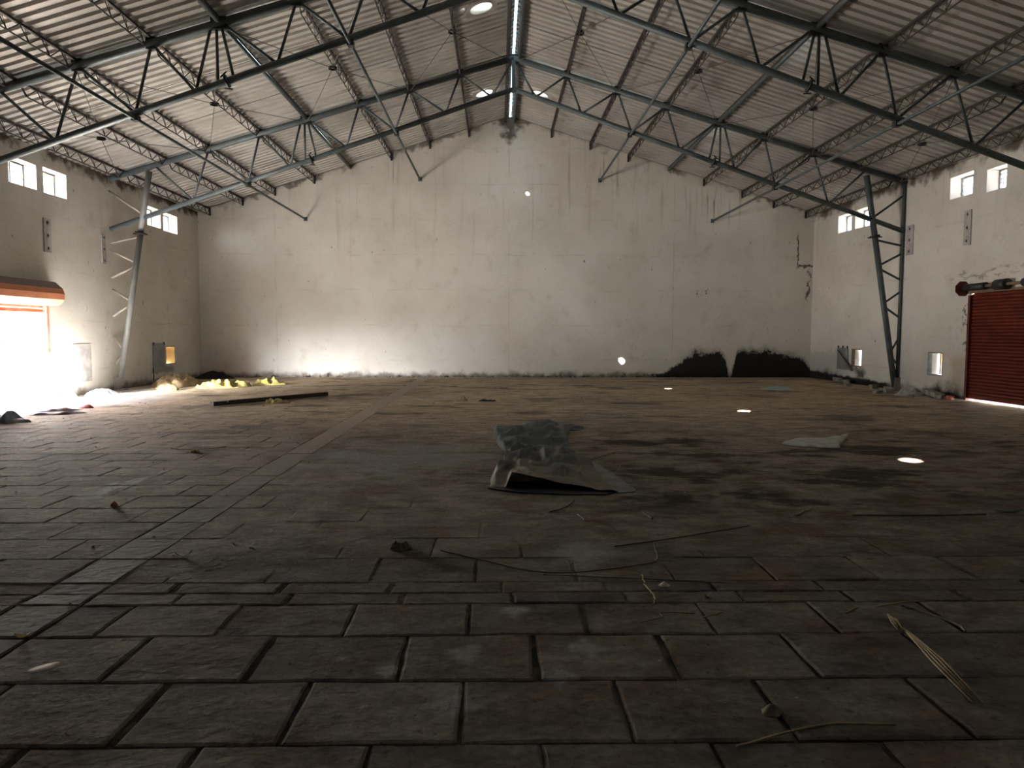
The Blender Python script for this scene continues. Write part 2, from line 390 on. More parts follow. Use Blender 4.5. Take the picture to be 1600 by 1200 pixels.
# ------------------------------------------------------------------ the shell
def holed_wall(x_in, sgn, holes):
    """masonry wall in the plane x = x_in, thickening outwards (sgn), with rectangular openings (y0, y1, z0, z1)"""
    ys = sorted({YF, YB + WT} | {h[0] for h in holes} | {h[1] for h in holes})
    zt = roof_z(x_in) - .02
    zs = sorted({-.3, zt} | {h[2] for h in holes} | {h[3] for h in holes})
    x_out = x_in + sgn * WT
    full = lambda i, j: 0 <= i < len(ys) - 1 and 0 <= j < len(zs) - 1 and not any(h[0] <= (ys[i] + ys[i + 1]) / 2 <= h[1] and h[2] <= (zs[j] + zs[j + 1]) / 2 <= h[3] for h in holes)
    m = MB()
    for i in range(len(ys) - 1):
        for j in range(len(zs) - 1):
            if not full(i, j): continue
            a, b, c, d = ys[i], ys[i + 1], zs[j], zs[j + 1]
            m.add([(x_in, a, c), (x_in, b, c), (x_in, b, d), (x_in, a, d)], [(0, 1, 2, 3)])
            m.add([(x_out, a, c), (x_out, b, c), (x_out, b, d), (x_out, a, d)], [(0, 3, 2, 1)])
            for (di, dj, q) in ((-1, 0, ((a, c), (a, d))), (1, 0, ((b, c), (b, d))), (0, -1, ((a, c), (b, c))), (0, 1, ((a, d), (b, d)))):
                if not full(i + di, j + dj):
                    (y0, z0), (y1, z1) = q
                    m.add([(x_in, y0, z0), (x_in, y1, z1), (x_out, y1, z1), (x_out, y0, z0)], [(0, 1, 2, 3)])
    return m
DOOR = (14.42, 17.17)
left_windows = [(16.13, 17.09, 4.87, 5.44), (17.33, 18.25, 4.87, 5.46), (22.33, 23.20, 4.86, 5.44), (23.37, 24.38, 4.84, 5.42)]
right_windows = [(17.30, 18.18, 4.96, 5.50), (16.15, 16.82, 4.88, 5.40), (23.25, 24.17, 4.93, 5.50), (22.01, 23.03, 4.91, 5.50)]
left_low, left_gap = (23.25, 23.94, .56, 1.16), (17.42, 17.90, .34, .76)
right_low = [(22.28, 22.95, .55, 1.12), (18.18, 18.83, .51, 1.12)]
wl = holed_wall(XL, -1, [(*DOOR, 0.0, 2.26), *left_windows, left_low, left_gap]).obj('wall_left', 'left')
structure(wl, 'whitewashed side wall with the open roller shutter door', 'wall')
wr = holed_wall(XR, 1, [(*DOOR, 0.0, 2.60), *right_windows, *right_low]).obj('wall_right', 'right')
structure(wr, 'whitewashed side wall with the closed red shutter door', 'wall')
def gable(y0, y1, name, label):
    n = 150; top = []
    for i in range(n + 1):
        x = XL + (XR - XL) * i / n
        j = mnoise.noise(Vector((x * 1.7, y0, 0))) * .05 + mnoise.noise(Vector((x * 6, y0, 3))) * .03
        top.append((x, roof_z(x) - .004 + min(0, j) * .15))
    m = MB(); vs = []
    for (x, z) in top: vs += [(x, y0, -.3), (x, y0, z), (x, y1, -.3), (x, y1, z)]
    fs = []
    for i in range(n):
        a = 4 * i; b = a + 4
        fs += [(a, b, b + 1, a + 1), (a + 2, a + 3, b + 3, b + 2), (a + 1, b + 1, b + 3, a + 3)]
    fs += [(0, 1, 3, 2), (4 * n, 4 * n + 2, 4 * n + 3, 4 * n + 1)]
    m.add(vs, fs); o = m.obj(name, 'gable'); structure(o, label, 'wall')
gable(YB, YB + WT, 'wall_back', 'tall gable end wall with black mould along its foot')
gable(YF - WT, YF, 'wall_front', 'gable wall behind the viewer')

# floor: laid stone slabs on dirt, cement strip down the hall
def make_floor():
    m = MB(); tints = []
    rows = [-8 + .5 * k for k in range(0, 20)]
    rows = [r for r in rows if r < 1.4] + [1.70, 2.20, 2.71, 3.22, 3.72, 4.17, 4.35, 4.54]
    while rows[-1] < YB - .3: rows.append(rows[-1] + .497)
    rows[-1] = YB
    base = {4: .13}
    def slab(x0, x1, y0, y1, gap, gy, strip=False):
        j = lambda a: random.uniform(-a, a)
        near = y1 < 5.2
        z = j(.003) if near else j(.0012)
        cs = [(x0 + gap, y0 + gy), (x1 - gap, y0 + gy), (x1 - gap, y1 - gy), (x0 + gap, y1 - gy)]
        cs = [(x + j(.009), y + j(.005)) for x, y in cs]
        tz = [z + (j(.003) if near else j(.001)) for _ in range(4)]
        b = .012
        # outline with a worn, slightly wavering edge
        out, inn, hz = [], [], []
        k = 5 if near else 1
        for q in range(4):
            (xa, ya), (xb, yb) = cs[q], cs[(q + 1) % 4]
            for t in range(k):
                f = t / k; w = 0 if t == 0 else j(.0045)
                dx, dy = xb - xa, yb - ya; L = math.hypot(dx, dy) or 1
                px, py = xa + dx * f - dy / L * w, ya + dy * f + dx / L * w
                out.append((px, py)); hz.append(tz[q] * (1 - f) + tz[(q + 1) % 4] * f)
        cx = sum(p[0] for p in out) / len(out); cy = sum(p[1] for p in out) / len(out)
        for (px, py) in out:
            d = math.hypot(cx - px, cy - py); inn.append((px + (cx - px) / d * b * 1.3, py + (cy - py) / d * b * 1.3))
        n = len(out)
        vs = [(p[0], p[1], h) for p, h in zip(inn, hz)] + [(p[0], p[1], h - (.007 if near else .0025)) for p, h in zip(out, hz)] + [(p[0], p[1], -.06) for p in out]
        fs = [tuple(range(n))] + [(i, i + n, (i + 1) % n + n, (i + 1) % n) for i in range(n)] + [(i + n, i + 2 * n, (i + 1) % n + 2 * n, (i + 1) % n + n) for i in range(n)]
        m.add(vs, fs, 2 if strip else 0); t = random.random(); tints.extend([t] * len(fs))
    for r in range(len(rows) - 1):
        y0, y1 = rows[r], rows[r + 1]
        if y1 - y0 < .3 and r > 3:            # thin fill-in courses
            off, pitch = random.uniform(0, 1), .68
        else:
            k = round((y0 - 2.71) / .5); off, pitch = (-.16 if k % 2 == 0 else .17), .665
            if abs(y0 - 2.71) < .01: pitch = .685
        def run(xa, xb):
            n0 = math.floor((xa - off) / pitch); xs = [off + pitch * (n0 + i) for i in range(0, 60)]
            xs = [xa] + [x + random.uniform(-.02, .02) for x in xs if xa + .12 < x < xb - .12] + [xb]
            for a, b in zip(xs, xs[1:]):
                g = random.choice((.004, .007, .012, .018)) if y0 < 4.4 else random.uniform(.002, .005)
                slab(a, b, y0, y1, g, random.uniform(.003, .008) if y0 < 4.4 else random.uniform(.001, .004))
        run(-2.46, XR); run(XL, -2.82)
        if True: slab(-2.82, -2.46, y0 + .0, y1 + .0, .004, .001, True)
    # bedding dirt between the slabs, nearly filling the joints further down the hall
    nx, ny = 180, 280; vs = []
    for i in range(nx + 1):
        for j in range(ny + 1):
            x = XL + (XR - XL) * i / nx; y = YF + (YB - YF) * j / ny
            w = mnoise.noise(Vector((x * .9, y * .9, 0)))
            far = min(1, max(0, (y + w * 3 - 3.9) / 1.3))
            cover = mnoise.noise(Vector((x * .7 + 4, y * .7, 2))) * .006 + mnoise.noise(Vector((x * 2.1, y * 2.1, 6))) * .004 + (.0045 if x > -2.2 else -.0035)
            vs.append((x, y, -.020 + .0165 * far + far * cover * min(1, max(0, (y - 4.55) / .5)) + w * .002))
    fs = [(i * (ny + 1) + j, (i + 1) * (ny + 1) + j, (i + 1) * (ny + 1) + j + 1, i * (ny + 1) + j + 1) for i in range(nx) for j in range(ny)]
    k0 = len(m.mi); m.add(vs, fs, 1); tints.extend([.5] * len(fs))
    for q, f in enumerate(fs):
        if vs[f[0]][1] > 4.6: m.mi[k0 + q] = 0; m.sm[k0 + q] = True
    me = bpy.data.meshes.new('floor'); me.from_pydata(m.v, [], m.f)
    for k in ('slab', 'joint', 'strip'): me.materials.append(MAT[k])
    me.polygons.foreach_set('material_index', m.mi); me.polygons.foreach_set('use_smooth', m.sm)
    at = me.attributes.new('tint', 'FLOAT', 'FACE'); at.data.foreach_set('value', tints)
    o = bpy.data.objects.new('floor', me); C.objects.link(o)
    structure(o, 'dusty floor of worn stone slabs laid in rows', 'floor')
make_floor()

# roof: trapezoidal sheets, ribs running from eave to ridge, a slot under the ridge cap, holes for the ventilators
VENTS = [(-.40, 16.95, -1), (-.44, 22.75, -1), (1.28, 22.78, 1), (-.47, 15.07, -1), (-.40, 8.9, -1), (-.26, 2.88, -1), (-.14, -2.93, -1)]
OPEN_LIDS = (1, 3, 4, 5, 6)
def make_roof(s, name, label):
    m = MB(); P = .25; xe = (XL - 1.05) if s < 0 else (XR + .55)  # door-side eave lengthened, out of view, to shade the high windows
    xr = XC + s * .034
    holes = [(v[0], v[1]) for v in VENTS if v[2] == s]
    xs = sorted({xr, xe} | {h[0] - .26 for h in holes} | {h[0] + .26 for h in holes} | {XC + s * k for k in (2.9, 5.7, 8.4)}, key=lambda x: abs(x - XC))
    prof = []
    k = 0; y = YF - .4
    while y < YB + .6:
        prof += [(y, .0), (y + .125, .0), (y + .145, .05), (y + .23, .05)]; y += P
    for a, b in zip(xs, xs[1:]):
        for (ya, za), (yb, zb) in zip(prof, prof[1:]):
            if any(abs((a + b) / 2 - h[0]) < .27 and abs((ya + yb) / 2 - h[1]) < .27 for h in holes): continue
            za_, zb_ = roof_z(a), roof_z(b)
            m.add([(a, ya, za_ + za), (b, ya, zb_ + za), (b, yb, zb_ + zb), (a, yb, za_ + zb)], [(0, 1, 2, 3)])
    structure(m.obj(name, 'sheet'), label, 'roof')
make_roof(-1, 'ceiling', 'profiled metal roof slope above the open door side')
make_roof(1, 'ceiling', 'profiled metal roof slope above the red door side')
m = MB(); y = YF
prof = [(-.30, -.03), (-.17, .035), (0, .10), (.17, .035), (.30, -.03)]
while y < YB + .4:
    for (a, za), (b, zb) in zip(prof, prof[1:]):
        for (ya, yb, d0, d1) in ((y, y + .06, .02, .02), (y + .06, y + .10, .02, .045), (y + .10, y + .19, .045, .045), (y + .19, y + .25, .045, .02)):
            m.add([(XC + a, ya, RA + za + d0), (XC + b, ya, RA + zb + d0), (XC + b, yb, RA + zb + d1), (XC + a, yb, RA + za + d1)], [(0, 1, 2, 3)])
    y += .25
rc = m.obj('ridge_cap', 'frp'); structure(rc, 'translucent corrugated cap glowing along the roof ridge', 'roof light')

# ventilators: flashing, collar and a weathered translucent lid with a gap
wordside = {-1: 'open door side', 1: 'red door side'}
VL = ['round roof ventilator beside the ridge between the two rafter frames', 'round roof ventilator by the end gable on the open door side',
      'round roof ventilator by the end gable on the red door side', 'round roof ventilator just past the nearer rafter truss', 'round roof ventilator ahead of the nearer rafter truss', 'round roof ventilator high above the viewer', 'round roof ventilator behind the viewer']
for vi, ((vx, vy, s), lab) in enumerate(zip(VENTS, VL)):
    HC = .07 if vi in OPEN_LIDS else .20; z = roof_z(vx); t = thing('roof_ventilator', lab, 'ventilator', (vx, vy, z - .02), 'round ventilators beside the ridge')
    n = 28; ring = lambda r, dz: [(vx + r * math.cos(2 * PI * i / n), vy + r * math.sin(2 * PI * i / n), roof_z(vx + r * math.cos(2 * PI * i / n)) * (1 if dz < .02 else 0) + (z if dz >= .02 else 0) + dz) for i in range(n)]
    q = MB(); sq = []
    for i in range(n):
        a = 2 * PI * i / n; c, d = math.cos(a), math.sin(a); k = .36 / max(abs(c), abs(d)); sq.append((vx + k * c, vy + k * d, roof_z(vx + k * c) - .012))
    q.add(ring(.25, -.012) + sq, [(i, (i + 1) % n, (i + 1) % n + n, i + n) for i in range(n)]); q.obj('flashing', 'sheet', t)
    q = MB(); q.add(ring(.25, -.03) + ring(.25, HC), [(i, (i + 1) % n, (i + 1) % n + n, i + n) for i in range(n)], 0, True)
    q.add(ring(.262, -.03) + ring(.262, HC), [(i, i + n, (i + 1) % n + n, (i + 1) % n) for i in range(n)], 0, True)
    q.add(ring(.25, -.03) + ring(.262, -.03), [(i, i + n, (i + 1) % n + n, (i + 1) % n) for i in range(n)])
    q.obj('collar', 'sheet', t)
    q = MB(); r0 = (.05 if vy > 8 else .075) if vi in OPEN_LIDS else .004
    hc = (vx - .02, vy - .02)
    inner = [(hc[0] + r0 * math.cos(2 * PI * i / n), hc[1] + r0 * math.sin(2 * PI * i / n), z + HC + .045) for i in range(n)]
    q.add(ring(.29, HC + .01) + inner, [(i, (i + 1) % n, (i + 1) % n + n, i + n) for i in range(n)], 0, True)
    q.obj('lid', 'frp_dome', t)

# ------------------------------------------------------------------ rafter frames
OT = [1.46, 2.84, 4.20, 5.65, 6.92, 8.31]                 # top-chord joints from the ridge
OB = [.60, 1.86, 3.24, 4.58, 6.12, 7.26, 8.77]            # bottom-chord joints
def frame(Y, label, which):
    t = thing('roof_truss', label, 'truss', (XC, Y, bot_z(0)), 'steel rafter trusses')
    for s in (-1, 1):
        xw = XL if s < 0 else XR; ow = abs(xw - XC) - .03
        P = lambda o, top: (XC + s * o, Y, top_z(o) if top else bot_z(o))
        MB().tube([P(0, 1), P(ow, 1)], .082, 12).obj('top_chord', 'steel', t)
        MB().tube([P(0, 0), P(ow, 0)], .066, 12).obj('bottom_chord', 'steel', t)
        pairs = [(0, .60), (1.46, .60), (1.46, 1.86), (2.84, 1.86), (2.84, 3.24), (4.20, 3.24), (4.20, 4.58), (5.60, 4.58), (5.62, 5.40), (5.70, 5.70),
                 (5.80, 6.12), (6.92, 6.12), (6.92, 7.26), (8.31, 7.26), (8.31, 8.77), (9.80, 8.77)]
        for a, b in pairs:
            MB().tube([P(a, 1), P(b, 0)], .029, 8).obj('web_member', 'steel', t)
        for o in OT + [0.06]:
            a = Vector(P(o, 1)); w = .15 if o == 5.65 else .09
            q = MB().box((a.x - w, Y - .05, a.z - .11), (a.x + w, Y + .05, a.z + .12)); q.obj('gusset_plate', 'dark_steel', t)
        # bolted splice in the bottom chord
        b = Vector(P(5.53, 0)); d = Vector((s, 0, -.347)).normalized(); nrm = Vector((s * .347, 0, 1)).normalized()
        q = MB(); q.tube([b - d * .02, b + d * .02], .12, 16)
        for k in (-1, 1): q.tube([b + nrm * .17 * k - d * .05, b + nrm * .11 * k + d * .09], .014, 6)
        q.obj('splice_flange', 'dark_steel', t)
    q = MB().box((XC - .05, Y - .06, bot_z(0) - .09), (XC + .05, Y + .06, top_z(0) + .06)); q.obj('king_post', 'steel', t)
    return t
frame(Y1, 'dark steel lattice rafter truss nearest the viewer, crossing the top of the view', 1)
frame(Y2, 'steel lattice rafter truss nearer the gable wall, its apex fully in view', 2)

def column(Y, s, label, visible):
    xw = XL if s < 0 else XR
    t = thing('lattice_column', label, 'column', (xw - s * .1, Y, 0), 'leaning lattice wall columns')
    X = lambda d: xw - s * d
    pt = lambda d, z: (X(d), Y, z)
    dz = lambda z: .10 + (1.13 - .10) * z / 6.0          # inner chord leans into the hall
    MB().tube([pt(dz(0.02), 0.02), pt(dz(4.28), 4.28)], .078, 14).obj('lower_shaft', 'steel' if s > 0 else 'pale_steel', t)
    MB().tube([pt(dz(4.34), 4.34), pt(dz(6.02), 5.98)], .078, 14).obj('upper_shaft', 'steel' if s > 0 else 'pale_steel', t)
    q = MB().tube([pt(dz(4.28), 4.28), pt(dz(4.34), 4.34)], .135, 16)
    q.tube([pt(dz(4.3) + .20, 4.27), pt(dz(4.3) - .20, 4.30)], .018, 6); q.obj('bolted_flange', 'dark_steel', t)
    if s > 0: MB().tube([pt(.055, .0), pt(.055, 5.72)], .045, 10).obj('rear_shaft', 'steel', t)
    bm_ = 'cream_steel' if s < 0 else 'steel'
    e = .02 if s < 0 else .055
    for a, b in (((e, 5.45), (dz(4.82), 4.82)), ((e, 4.05), (dz(4.22), 4.22)), ((e, 3.84), (dz(3.50), 3.50)), ((e, 3.10), (dz(3.42), 3.42)),
                 ((e, 2.78), (dz(2.45), 2.45)), ((e, 2.05), (dz(2.36), 2.36)), ((e, 1.47), (dz(1.06), 1.06)), ((e, .72), (dz(.98), .98))):
        MB().tube([pt(*a), pt(*b)], .030, 8).obj('web_member', bm_, t)
    q = MB().box((min(X(.0), X(.30)), Y - .13, 0), (max(X(.0), X(.30)), Y + .13, .035))
    q.box((min(X(.01), X(.16)), Y - .10, .03), (max(X(.01), X(.16)), Y + .10, .36)); q.obj('base_plate', 'column_foot', t)
column(Y2, -1, 'pale leaning lattice column between the open door and the gable wall', True)
column(Y2, 1, 'dark leaning lattice column between the red shutter and the gable wall', True)
column(Y1, -1, 'lattice column on the viewer side of the open door', False)
column(Y1, 1, 'lattice column on the viewer side of the red shutter', False)
# ------------------------------------------------------------------ purlins
OP = [.155, 1.46, 2.84, 4.20, 5.65, 6.92, 8.31, 9.46, 10.62]
ordn = ['ridge', 'first', 'second', 'third', 'fourth', 'fifth', 'sixth', 'seventh', 'eaves']
bays = [('b', Y2, YB - .02, 'far bay'), ('m', Y1, Y2, 'middle bay'), ('n', YN, Y1, 'near bay')]
def purlin(s, i, ya, yb, where):
    o = OP[i]; x = XC + s * o; z = roof_z(x) - .018
    side = 'open door slope' if s < 0 else 'red shutter slope'
    nm = ('ridge' if i == 0 else 'eaves' if i == 8 else ordn[i])
    desc = {0: 'channel purlin at the ridge', 8: 'lattice purlin at the eaves'}.get(i, ('pipe' if i == 4 else 'lattice') + ' purlin, %s from the ridge' % nm)
    lab = 'dark %s, %s, %s by the %s' % (desc, side, where, {'far bay': 'gable wall', 'middle bay': 'cross braces', 'near bay': 'viewer'}[where])
    t = thing('roof_purlin', lab, 'purlin', (x, (ya + yb) / 2, z), 'roof purlins of the ' + where)
    ya, yb = ya + .0, yb
    if i in (0, 4):
        if i == 0:
            q = MB().box((x - .03, ya, z - .15), (x + .03, yb, z - .005)); q.box((x - .045, ya, z - .03), (x + .045, yb, z)); q.obj('channel', 'purlin', t)
            n = int((yb - ya) / .25); q = MB()
            for k in range(n): q.box((x - s * 0 - .055, ya + .1 + k * .25, z - .004), (x + .055, ya + .17 + k * .25, z + .03))
            q.obj('sheet_clips', 'purlin', t)
        else:
            MB().tube([(x, ya, z - .10), (x, yb, z - .10)], .045, 10).obj('pipe', 'steel', t)
            q = MB().box((x - .02, ya, z - .06), (x + .02, yb, z)); q.obj('cleat_bar', 'purlin', t)
        return
    D = .25; tilt = s * .0
    MB().box((x - .026, ya, z - .045), (x + .026, yb, z)).obj('top_chord', 'purlin', t)
    n = max(4, round((yb - ya) / .56)); L = (yb - ya) / n
    lastb = yb - .05 if yb > YB - .5 else yb - L * .6
    MB().tube([(x, ya + .03, z - .04), (x, ya + L * .6, z - D), (x, lastb, z - D)] + ([(x, yb - .03, z - .04)] if yb < YB - .5 else []), .0145, 6).obj('bottom_chord', 'purlin', t)
    pts = []
    for k in range(n):
        pts += [(x + .012, ya + L * k + .02, z - .03), (x, ya + L * (k + .5), z - D)]
    pts.append((x, yb - .02, z - .03))
    q = MB()
    for a, b in zip(pts, pts[1:]): q.tube([a, b], .0105, 5)
    for k in range(n): q.tube([(x - .015, ya + L * (k + .5) - .1, z - .02), (x, ya + L * (k + .5), z - D)], .006, 4)
    q.obj('lacing', 'purlin', t)
    if yb > YB - .5:                                       # seat on the gable wall
        MB().box((x - .03, YB - .05, z - D - .02), (x + .03, YB - .01, z - .0)).obj('wall_cleat', 'dark_steel', t)
for s in (-1, 1):
    for key, ya, yb, wh in bays:
        for i in range(9):
            if key == 'n' and i < 4: continue
            purlin(s, i, ya, yb, wh)

# longitudinal tie pipes under the bottom chords
for s, o, z0, lab in ((-1, 3.2, 7.08, 'inner tie pipe on the open door side, running to the gable wall'), (1, 3.2, 7.08, 'inner tie pipe on the red shutter side, running to the gable wall'),
                      (-1, 7.26, 5.66, 'outer tie pipe on the open door side, running to the gable wall'), (1, 7.26, 5.66, 'outer tie pipe on the red shutter side, running to the gable wall')):
    x = XC + s * o; z = bot_z(o) - .105
    t = thing('tie_pipe', 'long grey ' + lab, 'pipe', (x, (YN + YB) / 2, z), 'long tie pipes under the trusses')
    MB().tube([(x, YN, z), (x, YB - .03, z)], .034, 10).obj('pipe', 'steel', t)
    for Y in (Y1, Y2): MB().box((x - .06, Y - .07, z - .045), (x + .06, Y + .07, z + .06)).obj('clamp', 'dark_steel', t)
    MB().box((x - .06, YB - .03, z - .07), (x + .06, YB - .001, z + .07)).obj('wall_bracket', 'steel', t)

# cross bracing rods with their centre rings, in the roof plane between the trusses
PB = [0.12, 2.84, 5.65, 8.31, 10.9]
BL = ['next to the ridge', 'second from the ridge', 'second from the eaves', 'next to the eaves']
for s in (-1, 1):
    for k in range(4):
        o0, o1 = PB[k], PB[k + 1]; om = (o0 + o1) / 2; ym = (Y1 + Y2) / 2 + .08
        zc = lambda o: roof_z(XC + s * o) - .22
        cpt = Vector((XC + s * om, ym, zc(om) - .03))
        t = thing('cross_brace', 'thin rod cross brace with a ring, %s on the %s' % (BL[k], 'open door side' if s < 0 else 'red shutter side'), 'brace', cpt, 'rod cross braces between the trusses')
        n = 20; q = MB(); ax = Vector((0, 0, 1))
        for r in (.098, .086):
            vs = [(cpt.x + r * math.cos(2 * PI * i / n), cpt.y + r * math.sin(2 * PI * i / n), cpt.z + dz) for dz in (-.026, .026) for i in range(n)]
            q.add(vs, [(i, (i + 1) % n, (i + 1) % n + n, i + n) for i in range(n)])
        for dz in (-.026, .026):
            vs = [(cpt.x + r * math.cos(2 * PI * i / n), cpt.y + r * math.sin(2 * PI * i / n), cpt.z + dz) for r in (.098, .086) for i in range(n)]
            q.add(vs, [(i, (i + 1) % n, (i + 1) % n + n, i + n) for i in range(n)])
        q.obj('ring', 'dark_steel', t)
        for (o, Y) in ((o0, Y1), (o1, Y1), (o0, Y2), (o1, Y2)):
            e = Vector((XC + s * (min(o, 10.75) + (.05 if o == o0 else -.05)), Y + (.06 if Y < 15 else -.06), zc(o) + .02)); d = (e - cpt).normalized()
            MB().tube([cpt + d * .09, e], .0085, 6).obj('rod', 'rod', t)
# sag rods: thin rods tying the purlins together across each bay
for s in (-1, 1):
    for Y, wh in ((16.0, 'middle bay, nearer the near truss'), (18.1, 'middle bay, nearer the far truss'), (23.1, 'bay by the gable wall'), (11.0, 'ahead of the near truss')):
        o0 = .2 if Y > 12 else 5.65
        q = MB(); a = (XC + s * o0, Y, roof_z(XC + s * o0) - .07); b = (XC + s * 10.6, Y, roof_z(XC + s * 10.6) - .07)
        pts = [Vector(a).lerp(Vector(b), k / 12) - Vector((0, 0, .015 * (k % 2))) for k in range(13)]
        q.tube(pts, .007, 5); o = q.obj('sag_rod', 'rod'); center(o)
        tag(o, 'thin sag rod under the %s sheets, %s' % ('open door side' if s < 0 else 'red shutter side', wh), 'rod', 'sag rods under the roof')

# ------------------------------------------------------------------ windows
wn = 0
def pane(parent, xo, h, trans, name='window_pane'):  # added panes that dim the daylight and the jambs in the openings
    key = 'grime_%s' % trans
    if key not in MAT:
        M = Mat('grimy_glass', .3); nt = M.nt; t = nt.nodes.new('ShaderNodeBsdfTransparent'); gl = nt.nodes.new('ShaderNodeBsdfDiffuse')
        k = M.noise(9, 5).step(.3, .7); cc = M.mix((trans, trans, trans), (trans * .6, trans * .6, trans * .62), k); nt.links.new(cc, t.inputs[0]); gl.inputs[0].default_value = (.12, .115, .10, 1)
        mx = nt.nodes.new('ShaderNodeMixShader'); mx.inputs[0].default_value = .04; nt.links.new(t.outputs[0], mx.inputs[1]); nt.links.new(gl.outputs[0], mx.inputs[2])
        nt.links.new(mx.outputs[0], nt.nodes['Material Output'].inputs[0]); MAT[key] = M.m
    m = MB().box((xo - .003, h[0] + .02, h[2] + .02), (xo + .003, h[1] - .02, h[3] - .02)); m.obj(name, key, parent)
def high_window(s, h):
    global wn; wn += 1
    x_in = XL if s < 0 else XR; y0, y1, z0, z1 = h
    xo = x_in + s * (WT - .05)
    m = MB(); f = .035
    for (a, b, c, d) in ((y0, y1, z0, z0 + f), (y0, y1, z1 - f, z1), (y0, y0 + f, z0, z1), (y1 - f, y1, z0, z1), ((y0 + y1) / 2 - .02, (y0 + y1) / 2 + .02, z0, z1)):
        m.box((xo - .02, a, c), (xo + .02, b, d))
    o = m.obj('window_%d' % wn, 'frame_grey'); c = Vector((xo, (y0 + y1) / 2, z0))
    structure(o, '', 'window'); o['label'] = HWL[wn - 1]
    g = MB()
    for k in range(1, 5): z = z0 + (z1 - z0) * k / 5; g.box((xo - .008, y0 + .02, z - .006), (xo + .008, y1 - .02, z + .006))
    for k in range(1, 6): y = y0 + (y1 - y0) * k / 6; g.box((xo - .006, y - .006, z0 + .02), (xo + .006, y + .006, z1 - .02))
    g.obj('window_grille', 'frame_grey', o)
    pane(o, xo + s * .012, h, .60)
HWL = ['small barred high window above the open door, nearer the viewer', 'small barred high window above the open door, nearer the pale column',
       'small barred high window just behind the pale column', 'small barred high window nearest the corner on the open door side',
       'small barred high window above the red shutter, nearer the dark column', 'small barred high window above the red shutter, nearer the viewer',
       'small barred high window nearest the corner on the red shutter side', 'small barred high window just behind the dark column']
for h in left_windows: high_window(-1, h)
for h in right_windows: high_window(1, h)
def low_window(n, s, h, label, mat, bars, trans=None):
    x_in = XL if s < 0 else XR; y0, y1, z0, z1 = h; xo = x_in + s * .05; m = MB(); f = .035
    for (a, b, c, d) in ((y0, y1, z0, z0 + f), (y0, y1, z1 - f, z1), (y0, y0 + f, z0, z1), (y1 - f, y1, z0, z1)):
        m.box((xo - .05, a, c), (xo + .05, b, d))
    o = m.obj('window_%d' % n, mat); structure(o, label, 'window')
    if trans: pane(o, x_in + s * .315, h, trans)
    if bars:
        g = MB()
        for y, w in bars: g.box((x_in + s * .27, y - w, z0), (x_in + s * .31, y + w, z1))
        g.obj('window_frame', 'frame_brown' if mat == 'frame_brown' else 'frame_grey', o)
low_window(9, -1, left_low, 'small low window with ochre light behind, near the corner', 'frame_grey', [], .011)
MB().box((XL - .30, left_low[1] - .037, left_low[2] + .035), (XL - .01, left_low[1] - .035, left_low[3] - .035)).obj('window_reveal', 'ochre', bpy.data.objects['window_9'])
low_window(10, -1, left_gap, 'small low opening beside the open door', 'plaster', [])
low_window(11, 1, right_low[0], 'small low window behind the bent flap panel', 'frame_brown', [(22.42, .025), (22.56, .02)], .02)
low_window(12, 1, right_low[1], 'small bright low window beside the red shutter', 'frame_grey', [(18.40, .03)], .16)

# grey plates on the walls
def plate(x_in, s, y0, y1, z0, z1, name, mat, label, cat, th=.02):
    xa, xb = sorted((x_in - s * .002, x_in - s * th)); m = MB()
    b = .006
    m.box((xa, y0, z0), (xb, y1, z1)); o = m.obj(name, mat); center(o); tag(o, label, cat); return o
t = thing('steel_panel', 'flat grey steel panel hanging beside the low ochre window', 'panel', (XL + .03, 22.75, .45))
MB().box((XL + .004, 22.36, .50), (XL + .03, 23.14, 1.27)).obj('panel_sheet', 'plate', t)
MB().box((XL + .004, 22.36, .10), (XL + .02, 22.40, .52)).obj('hanging_strap', 'dark_steel', t)
for y in (22.40, 23.10): MB().box((XL + .004, y - .03, 1.20), (XL + .045, y + .03, 1.29)).obj('fixing_clip', 'dark_steel', t)
plate(XL, -1, 18.22, 19.02, .33, 1.30, 'blocked_opening', 'patch', 'bare cement patch closing an opening between door and pale column', 'patch', .015)
def strip_plate(x_in, s, y0, y1, z0, z1, label):
    t = thing('wall_plate', label, 'plate', (x_in - s * .02, (y0 + y1) / 2, z0), 'narrow upright grey plates on the side walls')
    xa, xb = sorted((x_in - s * .002, x_in - s * .03)); MB().box((xa, y0, z0), (xb, y1, z1)).obj('plate_face', 'wallplate', t)
    for f in (.12, .5, .88):
        z = z0 + (z1 - z0) * f; xa, xb = sorted((x_in - s * .03, x_in - s * .045))
        MB().box((xa, (y0 + y1) / 2 - .02, z - .03), (xb, (y0 + y1) / 2 + .02, z + .03)).obj('bolt_head', 'dark_steel', t)
strip_plate(XL, -1, 17.24, 17.50, 3.48, 4.27, 'narrow grey plate on the wall above the open shutter hood')
strip_plate(XL, -1, 19.70, 19.90, 3.43, 4.24, 'narrow whitish plate on the wall beside the pale column')
strip_plate(XR, 1, 19.70, 20.02, 3.77, 4.58, 'narrow grey plate on the wall beside the dark column')
strip_plate(XR, 1, 17.28, 17.54, 3.74, 4.58, 'narrow grey plate on the wall above the red shutter')
t = thing('bent_panel', 'grey sheet panel with its lower flap bent open beside a low window', 'panel', (XR - .03, 23.4, .4))
MB().box((XR - .03, 23.14, .42), (XR - .004, 23.88, 1.13)).obj('panel_sheet', 'plate', t)
m = MB(); a, b, c = (XR - .045, 23.80, 1.04), (XR - .05, 23.55, .44), (XR - .13, 22.62, .42)
m.add([a, b, c, (a[0] + .012, a[1], a[2]), (b[0] + .012, b[1], b[2]), (c[0] + .012, c[1], c[2])], [(0, 1, 2), (5, 4, 3), (0, 3, 4, 1), (1, 4, 5, 2), (2, 5, 3, 0)])
